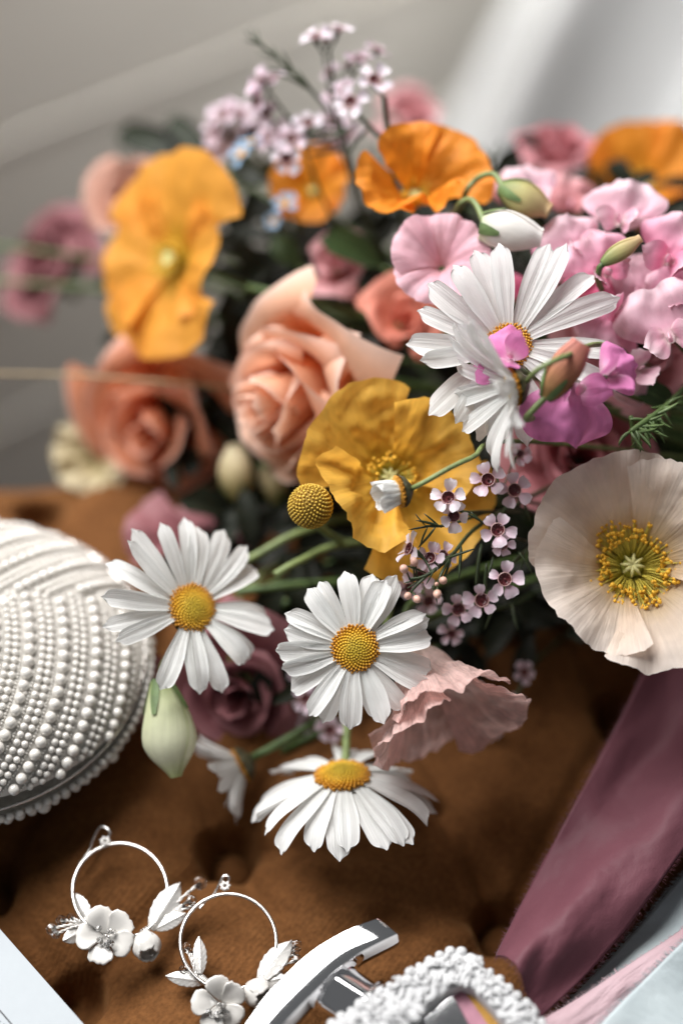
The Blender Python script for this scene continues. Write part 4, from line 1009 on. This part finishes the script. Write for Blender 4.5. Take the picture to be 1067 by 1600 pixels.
# ------------------------------------------------------------------ earrings
CRY = MB(); CRY.ball((0,0,0), 1.0, 8, 5)
CRYM = CRY.mesh('crystal_bead', M['crystal'], False)
def earring(label, hoop, clasp, leaves, beads, flower, bud, knots, seed, fdir, wirebend):
    rnd = random.Random(seed); hx, hy, hr = hoop
    base = PZ(hx, hy, 0); base.z = bench_z(base.x, base.y)
    o = empty('earring', base); tag(o, label, 'earring', 'bridal hoop earrings')
    zt = lambda py: lerp(.0042, .0024, 0) + (hy + hr - py) * .000018
    pts = [PZ(hx + hr * math.cos(q * .1309), hy - hr * math.sin(q * .1309), zt(hy - hr * math.sin(q * .1309))) for q in range(49)]
    to_parent(MB().tube(pts, .00062, 8, False).build('hoop', M['silver']), o)
    cx, cy = clasp
    cm = MB(); c0 = PZ(cx, cy, zt(cy) + .0002)
    for k in range(7):
        a = R_(k * 50); cm.tube([c0 + Vector((math.cos(a), math.sin(a), .3)) * .0013, c0 + Vector((math.cos(a + 2), math.sin(a + 2), .6)) * .0015, c0 + Vector((math.cos(a + 4), math.sin(a + 4), -.1)) * .0012], .00038, 5)
    to_parent(cm.build('clasp', M['leafsilver']), o)
    wp = spline([PZ(*w) for w in wirebend], 6)
    to_parent(MB().tube(wp, .00040, 6).build('ear_wire', M['silver']), o)
    for (x0, y0, x1, y1, w, zz) in leaves:
        a = PZ(x0, y0, zz); b = PZ(x1, y1, zz + .0012); ax = b - a; L = ax.length / MM; y = ax.normalized()
        f = CD(rnd.uniform(-.4, .4), .25, 1); x = y.cross(f).normalized(); z = x.cross(y); Mx = Matrix((x, y, z)).transposed()
        W = w * mmpx(.51)
        def lf(s, t, L=L, W=W):
            wd = W / 2 * (math.sin(min(1, .05 + t * .95) * math.pi) ** .75) * (1 + .10 * (((t * 6) % 1.0) - .5)) + .02
            vein = .42 * abs(math.sin((t * 7 - abs(s) * 1.6) * math.pi)) * (abs(s) ** .5)
            return Vector((s * wd, L * t, (-.28 * abs(s) * W * .5 + vein * .5 + .45 * math.exp(-(s / .12) ** 2) * .5 + math.sin(t * 3) * L * .07)))
        m = MB().grid(14, 26, lf); m.v = [a + Mx @ (v * MM) for v in m.v]
        lo = to_parent(m.build('metal_leaf', M['leafsilver']), o); sm = lo.modifiers.new('thick', 'SOLIDIFY'); sm.thickness = .0003
    for (bx, by, br, kx, ky) in beads:
        c = PZ(bx, by, .0042); k = PZ(kx, ky, .0036); n = 16; tw = []
        wm = MB()
        for s in (0, math.pi):
            pp = []
            for i in range(n + 1):
                t = i / n; p = k.lerp(c, t) + Vector((0, 0, .0008 * math.sin(t * 3.1))); a = t * 16 + s
                ax = (c - k).normalized(); u = ax.cross(Vector((0, 0, 1))).normalized(); v = ax.cross(u)
                pp.append(p + (u * math.cos(a) + v * math.sin(a)) * .00028)
            wm.tube(pp, .00024, 5)
        to_parent(wm.build('twisted_wire', M['leafsilver']), o)
        q = bpy.data.objects.new('crystal_bead', CRYM); COL.objects.link(q); q.location = c; r = br * mmpx(.51) * MM; q.scale = (r, r, r)
        q.rotation_euler = (rnd.random() * 3, rnd.random() * 3, rnd.random() * 3); to_parent(q, o)
    for kn in knots:     # wire wrapping where the sprays meet the hoop
        c = PZ(kn[0], kn[1], .0036); m = MB(); q = R_(kn[2]); ax = Vector((math.cos(q), math.sin(q), 0)); u = Vector((-ax.y, ax.x, 0))
        m.tube([c + ax * (i / 60 - .5) * kn[3] * MM + (u * math.cos(i * .75) + Vector((0, 0, math.sin(i * .75)))) * .00085 for i in range(61)], .00026, 5)
        to_parent(m.build('wire_wrap', M['leafsilver']), o)
    # clay flower
    fx, fy, fr = flower; fl = PZ(fx, fy, .0045); rot = face_rot(CD(*fdir), rnd.uniform(0, 60)); Rf = fr * mmpx(.505)
    for k in range(5):
        m = fan(Rf * 1.06, 39 * rnd.uniform(.95, 1.08), .4, 34, 8, -30, .5, 3, 0, 10, 0, .30, rnd.random() * 9, 16, 12)
        a = Matrix.Rotation(R_(72 * k + rnd.uniform(-6, 6)), 3, 'Z') @ Matrix.Rotation(R_(9), 3, 'Y')
        m.v = [fl + rot @ (a @ v * MM) for v in m.v]
        p = to_parent(m.build('flower_petal', M['clay']), o); sm = p.modifiers.new('thick', 'SOLIDIFY'); sm.thickness = .0008; sm.offset = -1
    wm = MB()
    for k in range(9):
        q = rnd.uniform(0, 6.28); rr = Rf * rnd.uniform(.12, .42); tip = fl + rot @ (Vector((rr * math.cos(q), rr * math.sin(q), Rf * rnd.uniform(.25, .5))) * MM) + (CD(.1, -.9, .3) * Rf * .22 * MM if fdir[1] < .2 else Vector((0,0,0)))
        wm.tube([fl, fl.lerp(tip, .6) + rot @ Vector((0, 0, .0004)), tip], .00018, 5)
        b = bpy.data.objects.new('crystal_bead', CRYM); COL.objects.link(b); b.location = tip; s = .00095 * rnd.uniform(.8, 1.15); b.scale = (s, s, s); b.rotation_euler = (rnd.random() * 3, rnd.random() * 3, 0); to_parent(b, o)
    to_parent(wm.build('flower_wires', M['leafsilver']), o)
    bx, by, br, bd = bud; bl = PZ(bx, by, .0035); rot = face_rot(CD(*bd), 20); Rb = br * mmpx(.505)
    for k in range(5):
        u = k / 4
        m = fan(Rb * 1.9, 46, .35 * Rb, 74, 104, 10, .2, 3, 0, 10, 0, .22, rnd.random() * 9, 14, 12)
        a = Matrix.Rotation(R_(72 * k), 3, 'Z') @ Matrix.Rotation(R_(8), 3, 'Y')
        m.v = [bl + rot @ (a @ Vector((v.x * (1 + .75 * math.sin(min(1, v.z / (Rb * 1.6)) * 2.6)), v.y * (1 + .75 * math.sin(min(1, v.z / (Rb * 1.6)) * 2.6)), v.z - Rb * .9)) * MM) for v in m.v]
        p = to_parent(m.build('bud_petal', M['clay']), o); sm = p.modifiers.new('thick', 'SOLIDIFY'); sm.thickness = .0007
    return o
earring('silver hoop earring with clay flower lying beside the pearl purse', (188, 1392, 74), (165, 1316),
    [(141, 1443, 119, 1396, 25, .0034), (128, 1455, 99, 1470, 24, .003), (237, 1452, 282, 1379, 40, .0044), (243, 1452, 291, 1427, 24, .0036)],
    [(81, 1452, 9, 128, 1444), (96, 1438, 8.5, 130, 1445), (111, 1434, 7.5, 132, 1445), (88, 1460, 7, 128, 1446), (313, 1380, 11, 262, 1425), (299, 1407, 9, 258, 1435), (290, 1416, 7.5, 255, 1438), (303, 1415, 6, 255, 1438)],
    (166, 1463, 46), (229, 1477, 22, (.25, -.55, .75)), [(138, 1444, -50, 4.0), (236, 1449, 35, 6.0)], 1, (.05, .35, .95),
    [(166, 1318, .0045), (172, 1300, .006), (158, 1292, .006), (146, 1312, .004), (140, 1330, .0025), (123, 1352, .0022)])
earring('silver hoop earring with clay flower touching the chrome perfume cap', (357, 1472, 75), (352, 1386),
    [(314, 1522, 311, 1463, 22, .0050), (322, 1534, 259, 1525, 24, .003), (404, 1532, 456, 1469, 36, .0046), (408, 1534, 449, 1527, 24, .0030)],
    [(292, 1481, 8, 308, 1526), (287, 1516, 8, 318, 1532), (299, 1487, 6, 310, 1526), (463, 1478, 10, 420, 1518), (465, 1500, 8.5, 415, 1522), (437, 1513, 8, 408, 1526), (452, 1484, 7.5, 418, 1518), (462, 1490, 6, 418, 1518)],
    (344, 1566, 42), (403, 1551, 22, (.55, -.25, .8)), [(320, 1532, -45, 4.0), (403, 1532, 38, 6.0)], 2, (-.02, .10, 1),
    [(352, 1388, .0045), (358, 1372, .006), (349, 1370, .006), (336, 1395, .004), (322, 1408, .0028), (312, 1420, .0025)])

# ------------------------------------------------------------------ perfume bottle lying on its side
a0 = PZ(560, 1560, 0)
bottle = empty('perfume_bottle', a0); tag(bottle, 'perfume bottle with arched chrome cap and white carved sleeve', 'perfume bottle')
# arched chrome bar: (outer edge px, inner edge px) on its upper face
outer = [(330, 1690), (358, 1640), (387, 1597), (415, 1557), (447, 1522), (485, 1488), (522, 1464), (556, 1447), (589, 1435)]
inner = [(385, 1692), (412, 1648), (440, 1606), (468, 1575), (498, 1545), (530, 1514), (561, 1491), (592, 1474), (621, 1460)]
no_ = 40
def pl(pts, t):
    j = t * (len(pts) - 1); i = min(int(j), len(pts) - 2); f = j - i
    g_ = lambda k: Vector((*pts[max(0, min(len(pts) - 1, k))], 0))
    a, b, c, d = g_(i-1), g_(i), g_(i+1), g_(i+2)
    return 0.5*((2*b) + (c-a)*f + (2*a-5*b+4*c-d)*f*f + (3*b-a-3*c+d)*f*f*f)
cap = MB()
ZT = .0215; ZB = .0135
prof = []
for i in range(no_ + 1):
    t = i / no_; p = pl(outer, t); q = pl(inner, t)
    dzb = -.012 * max(0, t - .72) ** 2; A = PZ(p.x, p.y, ZT - .0004 + dzb); B = PZ(q.x, q.y, ZT + dzb); side = (B - A).normalized()
    Bl = B + side * .0004 + Vector((0, 0, -.0065)) + side * .0006; Al = A + Vector((0, 0, -.0065)) - side * .0002
    c1 = A.lerp(B, .025) + Vector((0, 0, .0002)); c2 = A.lerp(B, .975) + Vector((0, 0, .00005))
    crown = A.lerp(B, .5) + Vector((0, 0, .0004))
    prof.append([Al, A, c1, crown, c2, B + Vector((0, 0, -.0004)), Bl])
b = 0; n = len(prof[0])
for r_ in prof: cap.v += r_
for i in range(no_):
    for k in range(n):
        cap.f.append((i * n + k, i * n + (k + 1) % n, (i + 1) * n + (k + 1) % n, (i + 1) * n + k)); cap.uv.append([(0,0)]*4)
cap.f.append(tuple(range(n))[::-1]); cap.uv.append([(0,0)]*n)
cap.f.append(tuple(no_ * n + k for k in range(n))); cap.uv.append([(0,0)]*n)
co = to_parent(cap.build('cap', M['chrome'], smooth=False), bottle)
for p in co.data.polygons:
    if len(p.vertices) == 4: p.use_smooth = True
es = co.modifiers.new('edges', 'EDGE_SPLIT'); es.split_angle = R_(28)
AXb = (PZ(605, 1604, .012) - PZ(515, 1545, .012)).normalized()
c0 = PZ(508, 1538, .0115); 
def cyl_along(a, prof_, seg=40):
    z = AXb; x = z.cross(Vector((0, 0, 1))).normalized(); y = z.cross(x); mb = MB(); np_ = len(prof_) - 1
    def fn(s, t):
        j = t * np_; i = min(int(round(j)), np_); q = (s + 1) * math.pi
        return a + z * prof_[i][0] * MM + (x * math.cos(q) + y * math.sin(q)) * prof_[i][1] * MM
    mb.grid(seg, np_, fn); return mb
col_ = cyl_along(c0, [(-2, 0), (-2, 7.6), (-1.5, 8.2), (2.4, 8.2), (2.6, 7.7), (3.4, 7.7), (3.6, 8.2), (13.0, 8.2), (13.6, 7.6), (13.6, 0)])
q = to_parent(col_.build('collar', M['chrome']), bottle); q.modifiers.new('edges', 'EDGE_SPLIT').split_angle = R_(25)
ring = cyl_along(c0, [(13.4, 8.2), (13.4, 9.4), (13.8, 9.9), (14.8, 9.9), (15.2, 9.4), (15.2, 8.2)])
to_parent(ring.build('neck_ring', M['chrome']), bottle)
# carved sleeve: a slab with an opening
Zs = .024
outl = [(505, 1606), (540, 1578), (600, 1540), (655, 1504), (690, 1486), (715, 1480), (738, 1494), (775, 1520), (812, 1552), (850, 1596), (900, 1660), (760, 1820), (560, 1820)]
hole = [(632, 1606), (668, 1574), (700, 1548), (722, 1538), (741, 1546), (766, 1572), (800, 1612), (770, 1700), (690, 1700)]
def ringmesh():
    mb = MB(); cx, cy = 700, 1640; NN = 150; RRn = 16
    def hit(poly, ang):
        best = None; dx, dy = math.cos(ang), math.sin(ang)
        for k in range(len(poly)):
            x1, y1 = poly[k]; x2, y2 = poly[(k + 1) % len(poly)]
            ex, ey = x2 - x1, y2 - y1; den = dx * ey - dy * ex
            if abs(den) < 1e-9: continue
            t = ((x1 - cx) * ey - (y1 - cy) * ex) / den; u = ((x1 - cx) * dy - (y1 - cy) * dx) / den
            if t > 0 and -1e-6 <= u <= 1 + 1e-6 and (best is None or t > best): best = t
        return best
    def fn(s, t):
        a = (s + 1) * math.pi; ro = hit(outl, a); ri = hit(hole, a)
        tt = -.10 + 1.2 * t
        f = max(0, min(1, tt)); r = lerp(ri, ro, f); x = cx + r * math.cos(a); y = cy + r * math.sin(a)
        w = PZ(x, y, Zs)
        edge = math.sin(f * math.pi) ** .45
        dz = .0022 * edge + .0016 * (abs(nz(x * .045, y * .045, 1)) + .7 * abs(nz(x * .10, y * .10, 5)) - .3) * edge + .0006 * nz(x * .25, y * .25, 8)
        if tt > 1: dz = -.018 * (tt - 1) / .1
        if tt < 0: dz = -.008 * (-tt) / .1
        return w + Vector((0, 0, dz - .002))
    return mb.grid(NN, 24, fn)
sl = to_parent(ringmesh().build('carved_sleeve', M['plaster']), bottle)
rnd = random.Random(12)
def inside(poly, x, y):
    c = False; j = len(poly) - 1
    for i in range(len(poly)):
        xi, yi = poly[i]; xj, yj = poly[j]
        if (yi > y) != (yj > y) and x < (xj - xi) * (y - yi) / (yj - yi) + xi: c = not c
        j = i
    return c
cnt = 0; tries = 0
while cnt < 290 and tries < 9000:
    tries += 1
    x = rnd.uniform(500, 860); y = rnd.uniform(1478, 1640)
    if not inside(outl, x, y) or inside([(716 + (hx - 716) * 1.16, 1620 + (hy - 1620) * 1.16) for hx, hy in hole], x, y): continue
    cnt += 1; w = PZ(x, y, Zs + .0007); kind = rnd.random(); m = MB()
    a0_ = rnd.uniform(0, 6.28); s = rnd.uniform(.62, 1.1)
    if kind < .80:      # carved leaf, laid in a swirling flow
        fl_ = math.atan2(-(y - 1640), x - 700) + 1.2 + 1.5 * nz(x * .03, y * .03, 2) + rnd.uniform(-.3, .3); s *= .95
        st_ = strap(4.2 * s, 1.7 * s, 0, 16, -26, 0, -.5, .07, 0, rnd.random() * 9, 8, 9, base=.2, peak=.45, tipw=.06, notch=0)
        rot = Matrix.Rotation(fl_, 3, 'Z'); m.v = [w + rot @ (v * MM) for v in st_.v]; m.f = st_.f; m.uv = st_.uv; nm = 'carved_leaf'
    elif kind < .9:    # scroll
        pts = []
        for i in range(16):
            t = i / 15; q = a0_ + t * 5.2; r = (2.3 - 1.7 * t) * s
            pts.append(w + Vector((r * math.cos(q), r * math.sin(q), .35 + .3 * math.sin(t * 3))) * MM)
        m.tube(pts, [lerp(.42, .26, i / 15) * s * MM for i in range(16)], 6); nm = 'carved_scroll'
    else:              # rosette
        for k in range(5):
            q = a0_ + k * 1.2566; m.ball(w + Vector((math.cos(q) * 1.0 * s, math.sin(q) * 1.0 * s, .25)) * MM, Vector((.95, .95, .34)) * s * MM, 8, 5)
        m.ball(w + Vector((0, 0, .6)) * MM, .5 * s * MM, 8, 5); nm = 'carved_rosette'
    o = m.build(nm, M['plaster'], sl)
# bead border along the outer edge
per = [Vector((*p, 0)) for p in outl[:11]]; path = spline(per, 20); dist = 0; last = path[0]
for p in path:
    if (p - last).length > 17:
        last = p; s = rnd.uniform(1.0, 1.7); w = PZ(p.x, p.y + 6, Zs - .0014)
        m = MB().ball(w, Vector((s, s, s * .8)) * MM, 10, 7, Matrix.Rotation(rnd.random() * 3, 3, 'Z'))
        o = m.build('carved_bead', M['plaster'], sl)
# glass body seen through the opening
gb = MB(); gp = [PZ(x, y, .018) for (x, y) in [(560, 1606), (700, 1515), (745, 1530), (830, 1610), (800, 1760), (620, 1760)]]
gb.prism([(p.x, p.y) for p in gp], .006, .0185)
g1 = to_parent(gb.build('glass_body', M['glass'], smooth=False), bottle); bv = g1.modifiers.new('bevel', 'BEVEL'); bv.width = .0016; bv.segments = 3
def inset_quad(name, pts, z0, z1, mat):
    to_parent(MB().prism([(PZ(x, y, z1).x, PZ(x, y, z1).y) for x, y in pts], z0, z1).build(name, M[mat], smooth=False), bottle)
inset_quad('perfume', [(745, 1552), (735, 1538), (762, 1556), (812, 1625), (790, 1690), (742, 1640), (724, 1560)][1:], .0150, .0189, 'perfume')
inset_quad('label_band', [(700, 1548), (722, 1545), (790, 1640), (760, 1660)], .0186, .0190, 'perfpink')
mp_ = MB()  # added chrome plate, tilted to give the glass a bright window reflection
for x, y in [(590, 1650), (690, 1556), (708, 1560), (756, 1650), (700, 1730)]:
    w = PZ(x, y, .019); mp_.v.append(Vector((w.x, w.y, .0189 + (x - 590) * .0000115)))
mp_.f.append((4, 3, 2, 1, 0)); mp_.uv.append([(0, 0)] * 5)
q = to_parent(mp_.build('glint_plate', M['chrome'], smooth=False), bottle); q.modifiers.new('thick', 'SOLIDIFY').thickness = .0006

# ------------------------------------------------------------------ card
def onb(px, py, z): return PZ(px, py, z)
cpts = [(-400, 990), (0, 1451), (132, 1601), (330, 1828), (-420, 2200), (-1200, 1500)]
card = MB().prism([(PZ(x, y, .0052).x, PZ(x, y, .0052).y) for x, y in cpts], .0042, .0052).build('invitation_card', M['paper'], smooth=False)
tag(card, 'white invitation card with a thin black printed border', 'card')
def strip(p0, p1, w, z):
    a = PZ(*p0, z); b = PZ(*p1, z); d_ = (b - a).normalized(); s = Vector((-d_.y, d_.x, 0)) * w * MM / 2
    return [((a + s).x, (a + s).y), ((a - s).x, (a - s).y), ((b - s).x, (b - s).y), ((b + s).x, (b + s).y)]
MB().prism(strip((-260, 1276), (120, 1718), .42, .0053), .00515, .00524).build('printed_border', M['ink'], card, smooth=False)
MB().tube([PZ(2 + 5 * math.cos(q * .42), 1600 + 4 * math.sin(q * .42), .00524) for q in range(12)], .00016, 5).build('printed_letter', M['ink'], card)

# ------------------------------------------------------------------ ribbons
def ribbon(label, left, right, mat, z, seed, wave=.0012, fray=1.0, nv=90, ends=(False, True), name='ribbon'):
    """left/right edges as lists of (px, py, height)"""
    rnd = random.Random(seed)
    Lp = spline([PZ(*p) for p in left], 24); Rp = spline([PZ(*p) for p in right], 24)
    def at(pp, t):
        j = t * (len(pp) - 1); i = min(int(j), len(pp) - 2); return pp[i].lerp(pp[i+1], j - i)
    def fn(s, t):
        u = (s + 1) / 2; p = at(Lp, t).lerp(at(Rp, t), u)
        h = wave * (1.5 * math.sin(u * 5 + t * 3 + seed) + 2.2 * nz(u * 1.6, t * 3.0, seed) + .7 * nz(u * 5, t * 9, seed)) + .00025 * nz(u * 22, t * 60, seed)
        e = .0004 * nz(t * 90, s * 3, seed) * (abs(s) ** 8) 
        return p + Vector((e, e, h + wave * 1.6))
    o = MB().grid(40, nv, fn).build(name, M[mat]); o.modifiers.new('thick', 'SOLIDIFY').thickness = .00025
    tag(o, label, 'ribbon', 'silk ribbons')
    fr = MB()
    def hair(p, dv):
        L = rnd.uniform(.4, 1.9) * fray * MM; b_ = p + dv * L + Vector((rnd.uniform(-1, 1), rnd.uniform(-1, 1), rnd.uniform(-.3, 1))) * L * .35
        fr.tube([p - dv * .0003, p.lerp(b_, .5) + Vector((0, 0, L * .1)), b_], [.00006, .00005, .00002], 3, False)
    for k in range(620):
        t = rnd.random()
        for s in (-1, 1):
            a = fn(s, t); c = fn(s * .9, t); hair(a, (a - c).normalized())
    for k in range(160):
        s = rnd.uniform(-1, 1)
        if ends[1]: a = fn(s, 1); hair(a, (a - fn(s, .97)).normalized())
    f = fr.build('frayed_edge', M[mat], o); f['kind'] = 'stuff'
    return o
ribbon('pale blue silk ribbon with frayed edge under the mauve one', [(1120, 1310, .004), (1040, 1400, .003), (960, 1490, .003), (850, 1606, .003), (760, 1720, .003)], [(1420, 1330, .012), (1330, 1420, .010), (1250, 1500, .010), (1140, 1650, .010), (1060, 1760, .010)], 'bluesilk', 0, 3, .0012)
ribbon('dusty pink silk ribbon between the mauve and pale blue ribbons', [(1150, 1380, .010), (1067, 1452, .009), (980, 1512, .008), (900, 1566, .007), (780, 1640, .006)], [(1190, 1420, .014), (1100, 1490, .012), (1020, 1550, .011), (960, 1600, .010), (860, 1690, .009)], 'pinksilk', 0, 5, .0007)
ribbon('top pale blue silk ribbon folded over the dusty pink one', [(1150, 1400, .016), (1068, 1476, .0150), (1010, 1530, .0140), (940, 1602, .013), (860, 1690, .012)], [(1420, 1480, .018), (1340, 1560, .018), (1260, 1640, .016), (1180, 1720, .015), (1100, 1800, .014)], 'bluesilk', 0, 7, .0012)
ribbon('wide mauve silk ribbon with a frayed cut end', [(1060, 930, .024), (1000, 1062, .017), (940, 1178, .013), (892, 1270, .011), (848, 1348, .0095), (805, 1430, .0085), (774, 1498, .008)], [(1300, 1010, .024), (1230, 1130, .022), (1160, 1220, .019), (1072, 1326, .017), (1002, 1420, .015), (930, 1505, .012), (842, 1590, .010)], 'mauve', 0, 9, .0026, nv=120)
